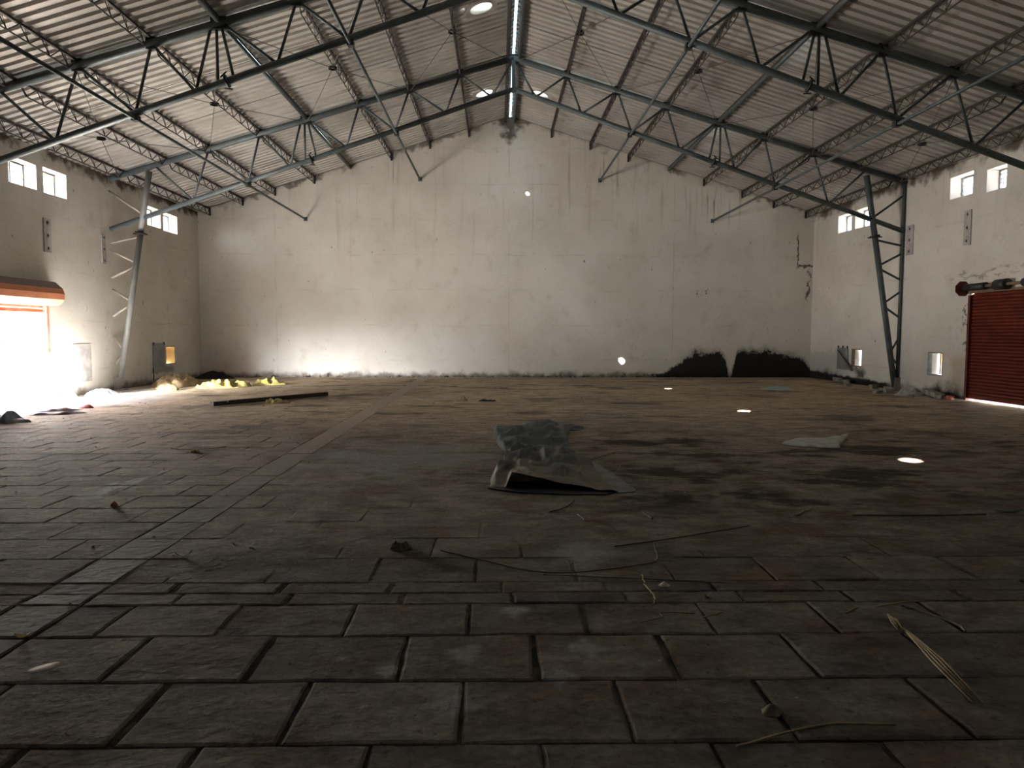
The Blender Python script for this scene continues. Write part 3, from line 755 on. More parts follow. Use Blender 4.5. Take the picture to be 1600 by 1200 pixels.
m.obj('bent_flap', 'plate', t)
MB().tube([a, c], .02, 6).obj('flap_edge', 'frame_brown', t)
for y in (23.2, 23.5, 23.82): MB().box((XR - .04, y - .015, 1.12), (XR - .004, y + .015, 1.20)).obj('fixing_clip', 'dark_steel', t)

# ------------------------------------------------------------------ roller shutters
# left: open, curtain rolled into an octagonal hood
dl = MB(); dl.box((XL - .02, DOOR[1] - .01, 0), (XL + .05, DOOR[1] + .09, 2.24)); dl.box((XL - .02, DOOR[0] - .09, 0), (XL + .05, DOOR[0] + .01, 2.24))
door1 = dl.obj('door_1', 'salmon'); structure(door1, 'open orange roller shutter door letting in daylight', 'shutter door')
prof = [(XL + .005, 2.80), (XL + .16, 2.78), (XL + .33, 2.62), (XL + .37, 2.50), (XL + .36, 2.36), (XL + .26, 2.25), (XL + .12, 2.22), (XL + .005, 2.22)]
MB().prism(prof, 'y', DOOR[0] - .22, DOOR[1] + .20).obj('door_hood', 'orange', door1)
q = MB()
for k in range(2):
    z = 2.07 + k * .085
    q.prism([(XL - .06, z), (XL - .03, z + .02), (XL - .03, z + .06), (XL - .06, z + .08), (XL - .07, z + .04)], 'y', DOOR[0] + .01, DOOR[1] - .01)
q.box((XL - .08, DOOR[0] + .01, 2.05), (XL - .01, DOOR[1] - .01, 2.08)); q.obj('door_curtain', 'salmon', door1)
MB().box((XL + .05, DOOR[1] + .0, .92), (XL + .11, DOOR[1] + .13, 1.10)).obj('door_lock', 'salmon', door1)
# right: closed corrugated curtain, drum exposed
dr = MB(); dr.box((XR - .05, DOOR[1] - .03, 0), (XR + .05, DOOR[1] + .05, 2.52)); dr.box((XR - .05, DOOR[0] - .05, 0), (XR + .05, DOOR[0] + .03, 2.52))
door2 = dr.obj('door_2', 'maroon'); structure(door2, 'closed brick red roller shutter door with a bright gap beneath', 'shutter door')
q = MB(); n = 32; z0, z1 = .075, 2.56; pr = []
for k in range(n):
    z = z0 + (z1 - z0) * k / n; h = (z1 - z0) / n
    pr += [(XR + .045, z), (XR + .012, z + h * .2), (XR + .004, z + h * .5), (XR + .012, z + h * .8)]
pr += [(XR + .045, z1), (XR + .055, z1), (XR + .055, z0)]
vs = [(x, y, z) for y in (DOOR[0] + .03, DOOR[1] - .03) for x, z in pr]; k = len(pr)
q.add(vs, [(i, i + 1, i + 1 + k, i + k) for i in range(k - 1)]); q.obj('door_curtain', 'red', door2)
MB().box((XR - .01, DOOR[0] + .03, .045), (XR + .06, DOOR[1] - .03, .09)).obj('bottom_bar', 'red', door2)
oc = [(XR - .20 + .19 * math.cos(PI / 8 + i * PI / 4), 2.68 + .19 * math.sin(PI / 8 + i * PI / 4)) for i in range(8)]
MB().prism(oc, 'y', DOOR[1] + .03, DOOR[1] + .05).obj('end_plate', 'maroon', door2)
MB().prism([(x, z) for x, z in oc], 'y', DOOR[0] - .05, DOOR[0] - .03).obj('end_plate', 'maroon', door2)
MB().tube([(XR - .17, DOOR[0] - .04, 2.70), (XR - .17, DOOR[1] + .04, 2.70)], .035, 10).obj('drum_shaft', 'frame_brown', door2)
for y0, y1, r in ((DOOR[1] - .75, DOOR[1] + .0, .085), (DOOR[1] - 1.45, DOOR[1] - 1.1, .12), (DOOR[0] + .1, DOOR[0] + .8, .09)):
    MB().tube([(XR - .17, y0, 2.70), (XR - .17, y1, 2.70)], r, 14).obj('spring_drum', 'dark_steel', door2)
MB().box((XR - .08, DOOR[0], 2.56), (XR + .05, DOOR[1], 2.62)).obj('door_header', 'frame_brown', door2)

# ------------------------------------------------------------------ loose things on the floor
def blob(cx, cy, rx, ry, h, seed, fold=.5, rings=16, seg=56, rot=0, edge=.25, fscale=3.0, shape=None, power=1.2, rim=.004):
    """crumpled sheet or heap: a height field over a ragged outline, closed underneath"""
    m = MB(); vs = [(cx, cy, 0)]; rnd = lambda x, y, z: mnoise.noise(Vector((x, y, z + seed * 7.3)))
    def R(a):
        c, s = math.cos(a), math.sin(a)
        q = 1 / ((abs(c) ** 3 + abs(s) ** 3) ** (1 / 3)) if shape == 'box' else 1
        return q * (1 + edge * rnd(c * 1.4, s * 1.4, 1) + edge * .45 * rnd(c * 5, s * 5, 2))
    def pt(i, j):
        f = i / rings; a = 2 * PI * j / seg; r = R(a) * f
        x, y = rx * r * math.cos(a), ry * r * math.sin(a)
        X = cx + x * math.cos(rot) - y * math.sin(rot); Y = cy + x * math.sin(rot) + y * math.cos(rot)
        n1 = 1 - abs(rnd(X * fscale, Y * fscale, 3)) * 2.2; n2 = rnd(X * fscale * 2.7, Y * fscale * 2.7, 5)
        z = h * ((1 - f ** power) * (1 - fold) + fold * max(0, n1) * (1 - f ** 5) + .34 * fold * n2 * (1 - f ** 6)) + rim
        return (X, Y, max(rim, z))
    vs = [pt(0, 0)] + [pt(i, j) for i in range(1, rings + 1) for j in range(seg)]
    fs = [(0, 1 + j, 1 + (j + 1) % seg) for j in range(seg)]
    for i in range(rings - 1):
        for j in range(seg):
            a = 1 + i * seg; fs.append((a + j, a + seg + j, a + seg + (j + 1) % seg, a + (j + 1) % seg))
    k = len(vs); b = 1 + (rings - 1) * seg
    vs += [(vs[b + j][0], vs[b + j][1], .001) for j in range(seg)]
    fs += [(b + j, k + j, k + (j + 1) % seg, b + (j + 1) % seg) for j in range(seg)] + [tuple(range(k + seg - 1, k - 1, -1))]
    m.add(vs, fs, 0, True); return m
def loose(m, name, mat, label, cat, group=None): return tag(center(m.obj(name, mat)), label, cat, group)

# the big folded tarpaulin in the middle
def tarp():
    t = thing('tarpaulin', 'long dark grey green tarpaulin lying folded in the middle of the floor', 'tarpaulin', (.55, 9.3, 0))
    left = [(7.32, -.10), (7.9, -.08), (8.6, .02), (9.1, .10), (9.35, .14), (9.6, .05), (10.2, -.02), (11.0, -.08), (12.2, -.10)]
    right = [(7.05, 1.20), (7.9, 1.14), (8.8, 1.12), (9.3, 1.03), (9.8, 1.00), (10.6, 1.02), (11.3, 1.10), (12.3, 1.28)]
    def ev(L, f):
        p = f * (len(L) - 1); i = min(int(p), len(L) - 2); u = p - i; return [L[i][k] + (L[i + 1][k] - L[i][k]) * u for k in (0, 1)]
    nu, nv = 64, 150; vs = []
    def ridge(x, y, x0, y0, x1, y1, w, h):
        d = Vector((x1 - x0, y1 - y0)); L = d.length; d /= L; p = Vector((x - x0, y - y0)); t_ = min(max(p.dot(d), 0), L)
        q = (p - d * t_).length; return h * math.exp(-(q / w) ** 2) * min(1, .3 + min(t_, L - t_) * 3 + .2)
    for j in range(nv + 1):
        fy = j / nv; (yl, xl), (yr, xr_) = ev(left, fy), ev(right, fy)
        for i in range(nu + 1):
            u = i / nu; x = xl + (xr_ - xl) * u; y = yl + (yr - yl) * u
            e = min(u, 1 - u) * 1.2; ed = min(1, e / .05)
            far = min(1, (1 - fy) * 12)
            z = .035 * ed + .012
            z += .75 * ridge(x, y, .22, 7.6, 1.0, 7.8, .07, .05) + ridge(x, y, .62, 7.9, 1.0, 7.3, .05, .04) + ridge(x, y, .5, 8.6, .75, 7.9, .05, .05)
            z += ridge(x, y, -.0, 8.2, 1.0, 7.5, .10, .07) + ridge(x, y, .15, 8.75, 1.05, 8.3, .12, .09)
            z += ridge(x, y, .12, 9.35, .8, 8.95, .10, .10) + ridge(x, y, .1, 9.9, 1.0, 10.1, .14, .12)
            z += ridge(x, y, .0, 10.5, .95, 11.2, .13, .13) + ridge(x, y, .4, 11.9, 1.05, 11.5, .14, .14) + ridge(x, y, 1.0, 10.2, 1.05, 11.2, .08, .09)
            wx, wy = x + .15 * mnoise.noise(Vector((x * 2, y * 1.2, 7))), y + .3 * mnoise.noise(Vector((x * 2, y, 8)))
            z += (max(0, 1 - 3.2 * abs(mnoise.noise(Vector((wx * 2.4 + wy * .9, wy * 1.3 - wx * .8, 2.2))))) * .060 + max(0, 1 - 4 * abs(mnoise.noise(Vector((wx * 4.6 - wy, wy * 2.2, 6.2))))) * .030) * ed + mnoise.noise(Vector((x * 9, y * 6, 5))) * .014 * ed
            z += abs(mnoise.noise(Vector((x * 5 + y * 3, y * 2.5, 9)))) * -.03 * ed
            z *= (.25 + .75 * far) * (.25 + .75 * ed) * (.8 if y > 9 else 1)
            w_ = max(0, min(1, (7.95 - y) / .7)); hx = max(0, min(1, (x - .08) / .06)) * max(.12, (1.10 - x) / 1.0) ** 1.3
            z = z * (1 - w_ * (.9 if x < .14 else .7)) + .17 * hx * w_ + .012
            
            x += mnoise.noise(Vector((u * 3, y * 3, 4))) * .02
            vs.append((x, y, max(.008, z)))
    W = nu + 1; fs = [(j * W + i, j * W + i + 1, (j + 1) * W + i + 1, (j + 1) * W + i) for j in range(nv) for i in range(nu)]
    me = bpy.data.meshes.new('folded_sheet'); me.from_pydata([Vector(v) - t.location for v in vs], [], fs); me.materials.append(MAT['tarp'])
    me.polygons.foreach_set('use_smooth', [True] * len(fs)); o = bpy.data.objects.new('folded_sheet', me); C.objects.link(o); o.parent = t
    # dark layer showing in the open mouth and along the front edge
    m = MB(); pts = [(-.11, 7.28), (.2, 7.08), (.6, 7.00), (1.06, 6.98), (1.2, 7.10), (1.0, 7.5), (.1, 7.6)]
    m.prism([(x, y) for x, y in pts], 'z', .004, .018); o = m.obj('black_underlayer', 'black', t); o['label'] = 'black plastic underside'
    m = MB(); pts = [(1.02, 7.02), (1.37, 7.12), (1.40, 7.2), (1.30, 8.0), (1.17, 8.9), (1.02, 8.8)]
    m.prism([(x, y) for x, y in pts], 'z', .003, .012); o = m.obj('grey_corner', 'pale_sheet', t); o['label'] = 'pale grey flat corner'
    m = MB()
    q = blob(1.25, 12.15, .22, .42, .05, 21, .4); q.obj('crumpled_end', 'black', t)
tarp()
loose(blob(-9.72, 21.8, 1.3, .62, .38, 3, .55, rot=1.75), 'tan_sheet', 'tan', 'dusty tan sheet heaped against the wall behind the pale column', 'sheet')
loose(blob(-9.15, 20.05, .30, .18, .17, 33, .8, fscale=5), 'yellow_sheet', 'yellow', 'small yellow sheet fold at the foot of the tan heap', 'sheet')
loose(blob(-8.0, 21.1, .80, .38, .24, 4, .8, rings=40, seg=120, rot=.5, fscale=3.2), 'yellow_tarpaulin', 'yellow', 'crumpled yellow tarpaulin heap, the widest yellow one, before the corner', 'tarpaulin')
loose(blob(-7.05, 22.15, .50, .26, .24, 5, .7, rings=20, rot=.3, fscale=4.5), 'yellow_tarpaulin', 'yellow', 'rolled end of yellow tarpaulin farthest from the open door', 'tarpaulin')
loose(blob(-9.85, 25.2, .68, .42, .30, 6, .25, edge=.12), 'charcoal_heap', 'charcoal', 'black grit heap in the corner beneath the gable wall', 'heap')
# timber
t_ = MB().bar((-6.18, 15.55, .06), (-4.35, 18.2, .06), .13, .09); t_.bar((-5.9, 15.72, .10), (-4.6, 17.62, .09), .05, .05)
loose(t_, 'timber_beam', 'wood', 'long dark timber beam lying on the floor with a yellow rag', 'beam')
loose(blob(-5.02, 16.30, .30, .10, .12, 8, .7, fscale=7, rot=.2), 'yellow_rag', 'yellow', 'yellow rag draped against the dark timber beam', 'rag')
loose(blob(8.05, 20.6, .62, .42, .06, 9, .5, edge=.15, rot=.9, fscale=2), 'blue_sheet', 'blue', 'pale blue plastic sheet lying flat near the mould stain', 'sheet')
def sack():
    pts = [(4.08, 10.20), (4.20, 10.02), (4.48, 9.86), (4.74, 9.80), (4.86, 10.06), (5.10, 10.45), (5.38, 10.88), (4.95, 10.70), (4.50, 10.72)]
    n = len(pts); cx = sum(p[0] for p in pts) / n; cy = sum(p[1] for p in pts) / n; m = MB(); vs = [(cx, cy, .045)]
    R_ = 8
    for r in range(1, R_ + 1):
        f = r / R_
        for k in range(n * 4):
            a = pts[k // 4]; b = pts[(k // 4 + 1) % n]; u = (k % 4) / 4; x, y = a[0] + (b[0] - a[0]) * u, a[1] + (b[1] - a[1]) * u
            X, Y = cx + (x - cx) * f, cy + (y - cy) * f
            z = .03 + .05 * abs(mnoise.noise(Vector((X * 4, Y * 4, 1)))) + (.05 if (x > 5.2 and r == R_) else 0)
            vs.append((X, Y, z if r < R_ else z * .6))
    S_ = n * 4; fs = [(0, 1 + k, 1 + (k + 1) % S_) for k in range(S_)] + [(1 + (r - 1) * S_ + k, 1 + r * S_ + k, 1 + r * S_ + (k + 1) % S_, 1 + (r - 1) * S_ + (k + 1) % S_) for r in range(1, R_) for k in range(S_)]
    b0 = 1 + (R_ - 1) * S_; q = len(vs); vs += [(vs[b0 + k][0], vs[b0 + k][1], .004) for k in range(S_)]
    fs += [(b0 + k, q + k, q + (k + 1) % S_, b0 + (k + 1) % S_) for k in range(S_)] + [tuple(range(q + S_ - 1, q - 1, -1))]
    m.add(vs, fs, 0, True); return m
loose(sack(), 'woven_sack', 'sack', 'flat off-white woven sack lying alone on the dark floor', 'sack')
# rubble by the right wall
loose(blob(10.75, 18.5, .42, .30, .24, 11, .55, rot=.4, edge=.3), 'plastic_sheet', 'sack', 'dirty whitish sheet bunched among the rubble below a low window', 'sheet')
def slabchunk(x, y, z, sx, sy, sz, rz, tilt=0, seed=0):
    rr = random.Random(seed); m = MB(); c, s = math.cos(rz), math.sin(rz); vs = []
    for (a, b) in ((-1, -1), (1, -1), (1, 1), (-1, 1)):
        for k in (0, 1):
            px = a * sx / 2 * rr.uniform(.75, 1.1); py = b * sy / 2 * rr.uniform(.75, 1.1); pz = (k * sz) * rr.uniform(.8, 1.1) + (max(0, px + sx / 2) * tilt)
            vs.append((x + px * c - py * s, y + px * s + py * c, z + max(0, pz)))
    return m.add(vs, [(0, 2, 4, 6), (7, 5, 3, 1), (0, 1, 3, 2), (2, 3, 5, 4), (4, 5, 7, 6), (6, 7, 1, 0)])
loose(slabchunk(11.0, 17.95, .003, .75, .22, .12, 1.5, .1, 3), 'plaster_slab', 'rubble', 'long broken plaster slab below the bright low window', 'rubble')
ch = [(10.15, 19.0, .10, 'by the dark column foot'), (10.6, 19.3, .14, 'between the dark column and the bunched sheet'), (11.05, 19.2, .12, 'against the wall behind the bunched sheet'),
      (10.85, 17.45, .09, 'closest to the red shutter'), (10.35, 17.8, .07, 'lying out from the rubble towards the hall'), (10.95, 20.75, .12, 'just behind the dark column'), (10.6, 21.6, .09, 'on the black wall stain, farther one'), (11.1, 23.3, .16, 'under the bent panel'), (11.1, 22.7, .13, 'under the low window by the bent panel')]
for k, (x, y, r, w) in enumerate(ch):
    loose(slabchunk(x, y, .003, r * 2, r * 1.6, r, k * 1.3, .05, k), 'rubble_chunk', 'rubble', 'grey rubble chunk ' + w, 'rubble', 'rubble chunks along the red shutter side wall')
loose(slabchunk(11.02, 17.28, .003, .14, .12, .09, .3, 0, 55), 'pink_brick', 'redcloth', 'small pinkish brick piece beside the red shutter', 'brick')
# by the left door
loose(blob(-9.85, 18.1, .46, .36, .20, 12, .5, rot=.5, edge=.35), 'white_sheet', 'white_sheet', 'white plastic sheet spread in sunlight beside the open door', 'sheet')
loose(blob(-10.38, 17.50, .20, .18, .46, 13, .35, edge=.2), 'white_bundle', 'white_sheet', 'heaped white plastic bundle under the low opening by the door', 'bundle')
q = MB().tube([(-10.45, 17.02, .004), (-10.45, 17.02, .20), (-10.45, 17.0, .34)], .12, 14, .035); loose(q, 'orange_cone', 'cone', 'small faded orange cone standing by the open door rail', 'cone')
loose(blob(-8.95, 14.75, .34, .13, .07, 14, .6, rot=.5), 'dark_rag', 'cloth_dark', 'flat dark purple rag on the bright floor, farther of two', 'rag')
loose(blob(-8.60, 14.15, .42, .14, .07, 15, .6, rot=.45), 'dark_rag', 'cloth_dark', 'flat dark purple rag on the bright floor, nearer of two', 'rag')
loose(blob(-8.72, 15.3, .17, .10, .10, 16, .4), 'red_plastic_scrap', 'redcloth', 'faded red plastic scrap beyond the dark rags', 'scrap')
loose(blob(-8.75, 12.9, .36, .24, .22, 17, .6), 'plastic_bag', 'bluegrey', 'blue grey plastic bag crumpled on the floor before the open door', 'bag')
loose(blob(-.86, 16.9, .14, .10, .14, 18, .5, fscale=8), 'yellow_lump', 'tan', 'small yellowish crumpled lump beyond the tarpaulin', 'lump')
loose(blob(-.28, 16.85, .22, .09, .05, 19, .5, fscale=8), 'dark_scrap', 'charcoal', 'small dark scrap beside the yellowish lump', 'scrap')
loose(blob(-3.55, 6.62, .035, .03, .04, 20, .5, fscale=20, rings=6, seg=16), 'red_scrap', 'redcloth', 'tiny red scrap on the slabs near the white scrape', 'scrap')
loose(blob(-1.45, 21.3, .3, .05, .03, 27, .5), 'dirt_smear', 'clod', 'low dirt mound before the gable wall', 'dirt')

# leaves, twigs, straw
def leaf(x, y, L, W, rot, curl=.02, z=.006, seg=8):
    m = MB(); vs = []; c, s = math.cos(rot), math.sin(rot)
    for i in range(seg + 1):
        u = i / seg; w = W * math.sin(PI * min(.98, max(.02, u))) ** .8
        for k, v in enumerate((-1, 0, 1)):
            px, py = (u - .5) * L, v * w / 2; zz = z + curl * (2 * abs(u - .5)) ** 2 + (0 if v == 0 else curl * .3)
            for dz in (0,): vs.append((x + px * c - py * s, y + px * s + py * c, zz))
    n = len(vs); top = [(a * 3 + k, (a + 1) * 3 + k, (a + 1) * 3 + k + 1, a * 3 + k + 1) for a in range(seg) for k in (0, 1)]
    vs += [(v[0], v[1], v[2] - .0018) for v in vs]
    rim = [a * 3 for a in range(seg + 1)] + [a * 3 + 2 for a in range(seg, -1, -1)]
    return m.add(vs, top + [tuple(i + n for i in reversed(f)) for f in top] + [(rim[i], rim[(i + 1) % len(rim)], rim[(i + 1) % len(rim)] + n, rim[i] + n) for i in range(len(rim))], 0, True)
loose(leaf(-2.16, 3.36, .17, .075, .75, .006), 'pale_scrap', 'pale', 'pale oval scrap on the slab at the lower left of the floor', 'scrap')
loose(leaf(-2.49, 3.71, .08, .05, .2), 'dry_leaf', 'yleaf', 'curled yellow leaf at the edge of the cement strip', 'leaf', 'dry leaves on the slabs')
loose(leaf(-1.69, 2.78, .055, .02, .9), 'dry_leaf', 'pale', 'tiny pale leaf on the slab closest to the viewer', 'leaf', 'dry leaves on the slabs')
loose(leaf(1.27, 4.23, .075, .035, .7, .02), 'dry_leaf', 'leaf', 'twisted tan leaf next to the cream pebble', 'leaf', 'dry leaves on the slabs')
loose(leaf(.62, 4.05, .14, .03, -.9, .01), 'dry_leaf', 'twig', 'long brown leaf lying across a slab joint', 'leaf', 'dry leaves on the slabs')
loose(leaf(-2.25, 5.08, .11, .05, .4, .03), 'paper_scrap', 'paper', 'white torn paper scrap on the joint right of the cement strip', 'scrap')
loose(blob(1.05, 4.44, .04, .028, .03, 30, .1, rings=6, seg=16), 'pebble', 'pale', 'smooth cream pebble on the slabs', 'pebble')
loose(blob(-.73, 5.25, .08, .06, .06, 31, .75, rings=14, seg=40, fscale=26, edge=.5), 'earth_clod', 'clod', 'crumbly earth clod on the slabs between viewer and tarpaulin', 'clod', 'earth clods')
loose(blob(1.16, 2.91, .045, .035, .035, 32, .5, rings=8, seg=20, fscale=25), 'earth_clod', 'clod', 'small brown clod in a wide joint near the viewer', 'clod', 'earth clods')
loose(blob(-4.05, 9.6, .07, .04, .05, 35, .5, rings=8, seg=20, fscale=15), 'earth_clod', 'tan', 'small dirt clod left of the cement strip', 'clod', 'earth clods')
def strand(pts, r, name, mat, label, cat, group=None, sub=6, jit=.006, r2=None):
    P_ = []; n = len(pts); rr = random.Random(len(label) * 13)
    for i in range(n - 1):
        p0, p1, p2, p3 = (Vector((*pts[max(0, min(n - 1, i + k))][:2], (pts[max(0, min(n - 1, i + k))] + (r + .004,))[2] if len(pts[max(0, min(n - 1, i + k))]) > 2 else r + .004)) for k in (-1, 0, 1, 2))
        for k in range(sub):
            t = k / sub; P_.append(.5 * ((2 * p1) + (-p0 + p2) * t + (2 * p0 - 5 * p1 + 4 * p2 - p3) * t * t + (-p0 + 3 * p1 - 3 * p2 + p3) * t ** 3) + Vector((rr.uniform(-jit, jit), rr.uniform(-jit, jit), 0)))
    P_.append(Vector((*pts[-1][:2], r + .004)))
    return loose(MB().tube(P_, r, 6, r2), name, mat, label, cat, group)
def palm(pts, w, label, name='palm_stalk'):
    q = MB(); a, b = Vector((*pts[0], .008)), Vector((*pts[1], .012)); d = (b - a).normalized(); r = Vector((-d.y, d.x, 0))
    for k in range(4):
        o = r * (k - 1.5) * w * .45; e = (k - 1.5) * w * .35
        q.tube([a + o * .2 + d * .02 * k, a.lerp(b, .5) + o + Vector((0, 0, .004 * k)), b + o * .9 - d * .03 * ((k * 7) % 3)], .0035 + w * .06, 6, .005)
    return loose(q, name, 'straw', label, 'palm stalk', 'dry palm stalks')
palm(((2.20, 3.76), (2.07, 2.96)), .035, 'long dry split palm stalk pointing at the viewer on the darkest slabs')
palm(((2.22, 3.95), (2.16, 3.72)), .022, 'short frayed palm stalk piece beyond the long one')
strand([(2.37, 4.07), (2.44, 3.97), (2.52, 3.80), (2.50, 3.70)], .006, 'twig', 'twig', 'bent pale twig lying beside the palm stalks', 'twig', 'twigs')
strand([(2.20, 4.06), (2.42, 4.13), (2.55, 4.15)], .004, 'twig', 'straw', 'short thin straw beyond the palm stalks', 'twig', 'twigs')
strand([(1.98, 3.96), (2.10, 4.06)], .005, 'twig', 'straw', 'stubby straw piece between the bent twig and the joint', 'twig', 'twigs')
strand([(-.42, 5.18), (-.08, 4.93), (.22, 4.72), (.52, 4.69), (.98, 4.84), (1.12, 4.95), (1.17, 5.30)], .005, 'wire', 'twig', 'long curved dark wire sweeping across the slabs', 'wire', None, 10, .002)
strand([(.30, 4.65), (.62, 4.60), (1.0, 4.55), (1.45, 4.47)], .004, 'wire', 'twig', 'straight dark wire crossing under the curved one', 'wire', None, 10, .002)
strand([(.87, 5.27), (1.41, 5.50), (2.08, 5.83)], .005, 'stick', 'twig', 'long thin stick beyond the curved wire', 'stick', 'sticks', 8, .003)
strand([(.95, 4.63), (.93, 4.42), (.95, 4.25), (.91, 4.11)], .005, 'twig', 'straw', 'thin upright twig next to the cream pebble', 'twig', 'twigs')
strand([(.78, 3.86), (.92, 3.93), (.93, 3.99), (1.12, 3.98)], .004, 'twig', 'straw', 'zigzag straw between two slab joints', 'twig', 'twigs')
strand([(1.15, 3.92), (1.28, 3.99)], .004, 'twig', 'straw', 'tiny straw across the narrow dark joint', 'twig', 'twigs')
strand([(.92, 2.66), (1.33, 2.80), (1.62, 2.80)], .005, 'stick', 'straw', 'dry stick along the row joint at the bottom of the view', 'stick', 'sticks')
strand([(.45, 6.3), (.62, 6.5), (.72, 6.75)], .006, 'stick', 'twig', 'dark splinter just in front of the tarpaulin', 'stick', 'sticks')
strand([(.70, 6.2), (.74, 6.0)], .008, 'stick', 'twig', 'stubby bark piece in front of the tarpaulin', 'stick', 'sticks')
strand([(1.28, 6.25), (1.32, 6.05)], .010, 'stick', 'twig', 'stubby bark piece in front of the pale grey tarpaulin corner', 'stick', 'sticks')
strand([(2.6, 6.15), (2.85, 6.4)], .009, 'stick', 'straw', 'short pale stick on the dark stained slabs', 'stick', 'sticks')
strand([(3.1, 6.15), (3.9, 6.15), (4.3, 6.17)], .008, 'stick', 'twig', 'long dark stick toward the red shutter side of the floor', 'stick', 'sticks')
strand([(1.12, 8.9), (1.4, 9.3), (1.55, 9.5)], .008, 'stick', 'straw', 'thin straw beside the long edge of the tarpaulin', 'stick', 'sticks')
strand([(-4.5, 9.9), (-4.2, 9.75), (-3.8, 10.0)], .008, 'stick', 'pale', 'pale curved stick on the open door side of the floor', 'stick', 'sticks')
loose(leaf(4.6, 6.3, .28, .08, .1, .01), 'green_scrap', 'green', 'dark green scrap at the edge of the view', 'scrap')
# crumbs nobody could count
def crumbs(n, name, mat, label, seed, x0, x1, y0, y1, r0, r1):
    rr = random.Random(seed); m = MB()
    for _ in range(n):
        u = rr.random() ** 1.0; y = y0 + (y1 - y0) * u; x = rr.uniform(x0, x1); r = rr.uniform(r0, r1) * (1 + y * .06); z = r * .5
        vs = [(x + r * rr.uniform(.6, 1.5), y, z * .6), (x - r * rr.uniform(.6, 1.5), y + r * .2, z * .6), (x, y + r * rr.uniform(.5, 1), z * .5), (x, y - r * rr.uniform(.5, 1), z * .5), (x, y, z * 1.6), (x, y, .0)]
        m.add(vs, [(0, 2, 4), (2, 1, 4), (1, 3, 4), (3, 0, 4), (2, 0, 5), (1, 2, 5), (3, 1, 5), (0, 3, 5)])
    o = m.obj(name, mat); tag(o, label, 'crumbs', None, 'stuff')
crumbs(420, 'dirt_crumbs', 'clod', 'brown dirt crumbs scattered over the whole floor', 5, -9, 10, 2.4, 22, .004, .012)
crumbs(150, 'plaster_crumbs', 'pale', 'pale plaster crumbs scattered over the slabs', 6, -9, 10, 2.4, 22, .003, .011)
crumbs(160, 'wall_foot_debris', 'rubble', 'fallen plaster bits along the foot of the gable wall', 8, XL + 2.4, 7.0, YB - .5, YB - .10, .006, .018)

# ------------------------------------------------------------------ outside
g = MB(); g.box((-90, -60, -.32), (XL - WT, 110, -.05)); g.box((XR + WT, -60, -.32), (90, 110, -.05)); structure(g.obj('ground_outside', 'yard'), 'pale sunlit concrete yard outside the doors', 'ground')
for nm, mat, a, b, lab, wins in (('ochre_building', 'ochre', (-19.5, 33, -.05), (-16, 60, 6), 'ochre building seen through the low window near the corner', 0),
                           ('ochre_building', 'ochre', (14.5, 38, -.05), (36, 50, 6), 'ochre building seen through the low window behind the bent panel', 0),
                           ('white_building', 'white_wall', (-44, 40, -.05), (-24, 70, 4.5), 'white building across the yard seen through the open door', 1),
                           ('white_building', 'white_wall', (24, 4, -.05), (34, 32, 5), 'white building beyond the red shutter side, glimpsed through a low window', 0)):
    t = thing(nm, lab, 'building', ((a[0] + b[0]) / 2, (a[1] + b[1]) / 2, -.05))
    MB().box(a, b).obj('building_wall', mat, t)
    MB().box((a[0] - .3, a[1] - .3, b[2]), (b[0] + .3, b[1] + .3, b[2] + .2)).obj('building_parapet', mat, t)
    if wins:
        for x in (-29.0, -28.2, -27.3): MB().box((x, a[1] - .05, .75), (x + .22, a[1], 1.15)).obj('building_window', 'dark_glass', t)

# ------------------------------------------------------------------ light
sun = bpy.data.lights.new('sun', 'SUN'); sun.energy = 25.0; sun.color = (1.0, .98, .95); sun.angle = math.radians(.6)
so = bpy.data.objects.new('sun', sun); C.objects.link(so); so.rotation_euler = Vector((5.25, 11.6, -8.98)).to_track_quat('-Z', 'Y').to_euler(); so.location = (-40, -20, 60)
w = bpy.data.worlds.new('sky'); bpy.context.scene.world = w; w.use_nodes = True; nt = w.node_tree
bg = nt.nodes['Background']; tc = nt.nodes.new('ShaderNodeTexCoord'); sx = nt.nodes.new('ShaderNodeSeparateXYZ'); nt.links.new(tc.outputs['Generated'], sx.inputs[0])
rp = nt.nodes.new('ShaderNodeValToRGB'); nt.links.new(sx.outputs[2], rp.inputs[0])
rp.color_ramp.elements[0].position = 0; rp.color_ramp.elements[0].color = (1.0, 1.0, 1.0, 1)
rp.color_ramp.elements[1].position = .6; rp.color_ramp.elements[1].color = (.52, .70, 1.0, 1)
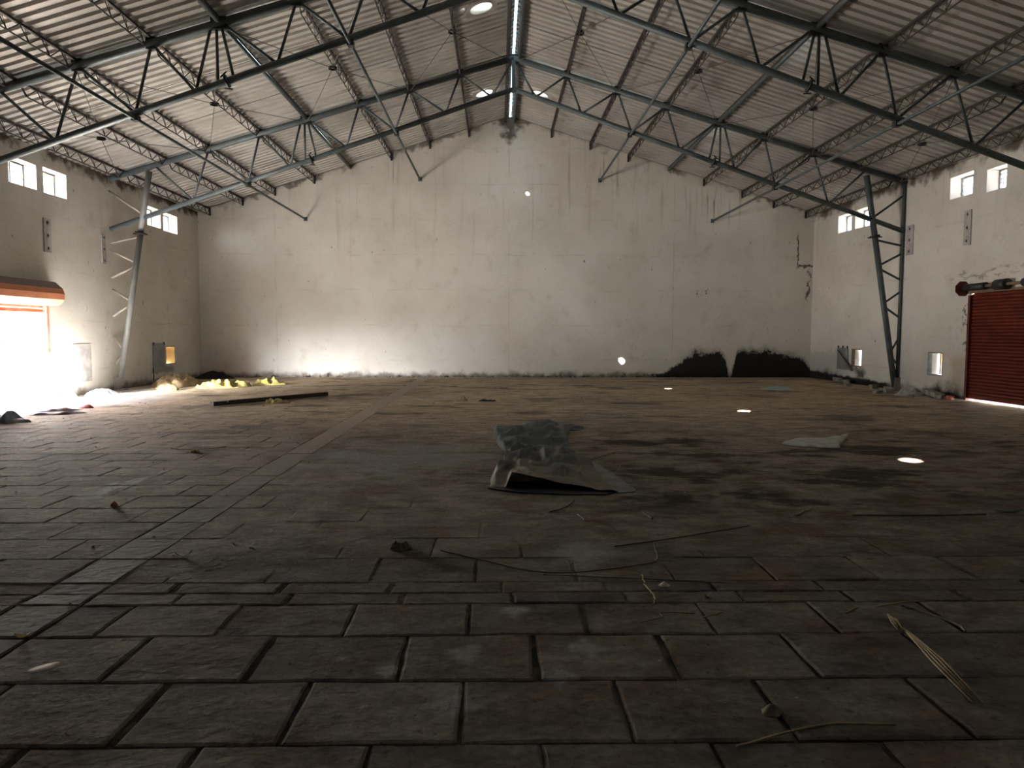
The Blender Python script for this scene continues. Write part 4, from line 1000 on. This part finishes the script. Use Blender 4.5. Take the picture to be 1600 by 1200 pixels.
# hazy aureole of the sky under the sun
dv = nt.nodes.new('ShaderNodeVectorMath'); dv.operation = 'DOT_PRODUCT'; nt.links.new(tc.outputs['Generated'], dv.inputs[0])
dv.inputs[1].default_value = Vector((-4.5, -11.6, 2.8)).normalized()
g1 = S(nt, dv.outputs['Value']).max(0.0)._m('POWER', 26.0) * 26.0
gv = nt.nodes.new('ShaderNodeVectorMath'); gv.operation = 'MULTIPLY_ADD'
cb = nt.nodes.new('ShaderNodeCombineXYZ')
for i_, k_ in enumerate((.96, .98, 1.0)): nt.links.new((g1 * k_).k, cb.inputs[i_])
gv.operation = 'ADD'; nt.links.new(rp.outputs[0], gv.inputs[0]); nt.links.new(cb.outputs[0], gv.inputs[1])
nt.links.new(gv.outputs[0], bg.inputs[0]); bg.inputs[1].default_value = 1.1
def portal(loc, size, rot):
    l = bpy.data.lights.new('sky_portal', 'AREA'); l.shape = 'RECTANGLE'; l.size, l.size_y = size; l.cycles.is_portal = True
    o = bpy.data.objects.new('sky_portal', l); C.objects.link(o); o.location = loc; o.rotation_euler = rot
RXP = (0, -PI / 2, 0); RXM = (0, PI / 2, 0)
portal((XL - .10, sum(DOOR) / 2, 1.02), (2.04, 2.75), RXP)
for h in left_windows: portal((XL - WT - .02, (h[0] + h[1]) / 2, (h[2] + h[3]) / 2), (h[3] - h[2], h[1] - h[0]), RXP)
for h in right_windows: portal((XR + WT + .02, (h[0] + h[1]) / 2, (h[2] + h[3]) / 2), (h[3] - h[2], h[1] - h[0]), RXM)

# ------------------------------------------------------------------ camera
cam = bpy.data.cameras.new('camera'); cam.sensor_width = 36; cam.lens = 36 * 1123.7 / 1600; cam.clip_end = 400; cam.clip_start = .05
co = bpy.data.objects.new('camera', cam); C.objects.link(co); co.location = (0, 0, 1.6)
from mathutils import Matrix
pi_, ya_, ro_ = math.radians(4.058), math.radians(1.078), math.radians(0.104)
co.matrix_world = Matrix.Translation((0, 0, 1.6)) @ Matrix.Rotation(-ya_, 4, 'Z') @ Matrix.Rotation(PI / 2 - pi_, 4, 'X') @ Matrix.Rotation(ro_, 4, 'Z')
sc = bpy.context.scene; sc.camera = co
sc.view_settings.view_transform = 'Standard'; sc.view_settings.look = 'None'; sc.view_settings.gamma = 1; sc.view_settings.use_curve_mapping = False
sc.view_settings.exposure = 4.82
try:
    cy = sc.cycles; cy.use_denoising = True; cy.max_bounces = 10; cy.diffuse_bounces = 6; cy.caustics_reflective = True; cy.caustics_refractive = False
    cy.sample_clamp_indirect = 0; cy.use_guiding = True; cy.guiding_training_samples = 48
except Exception: pass
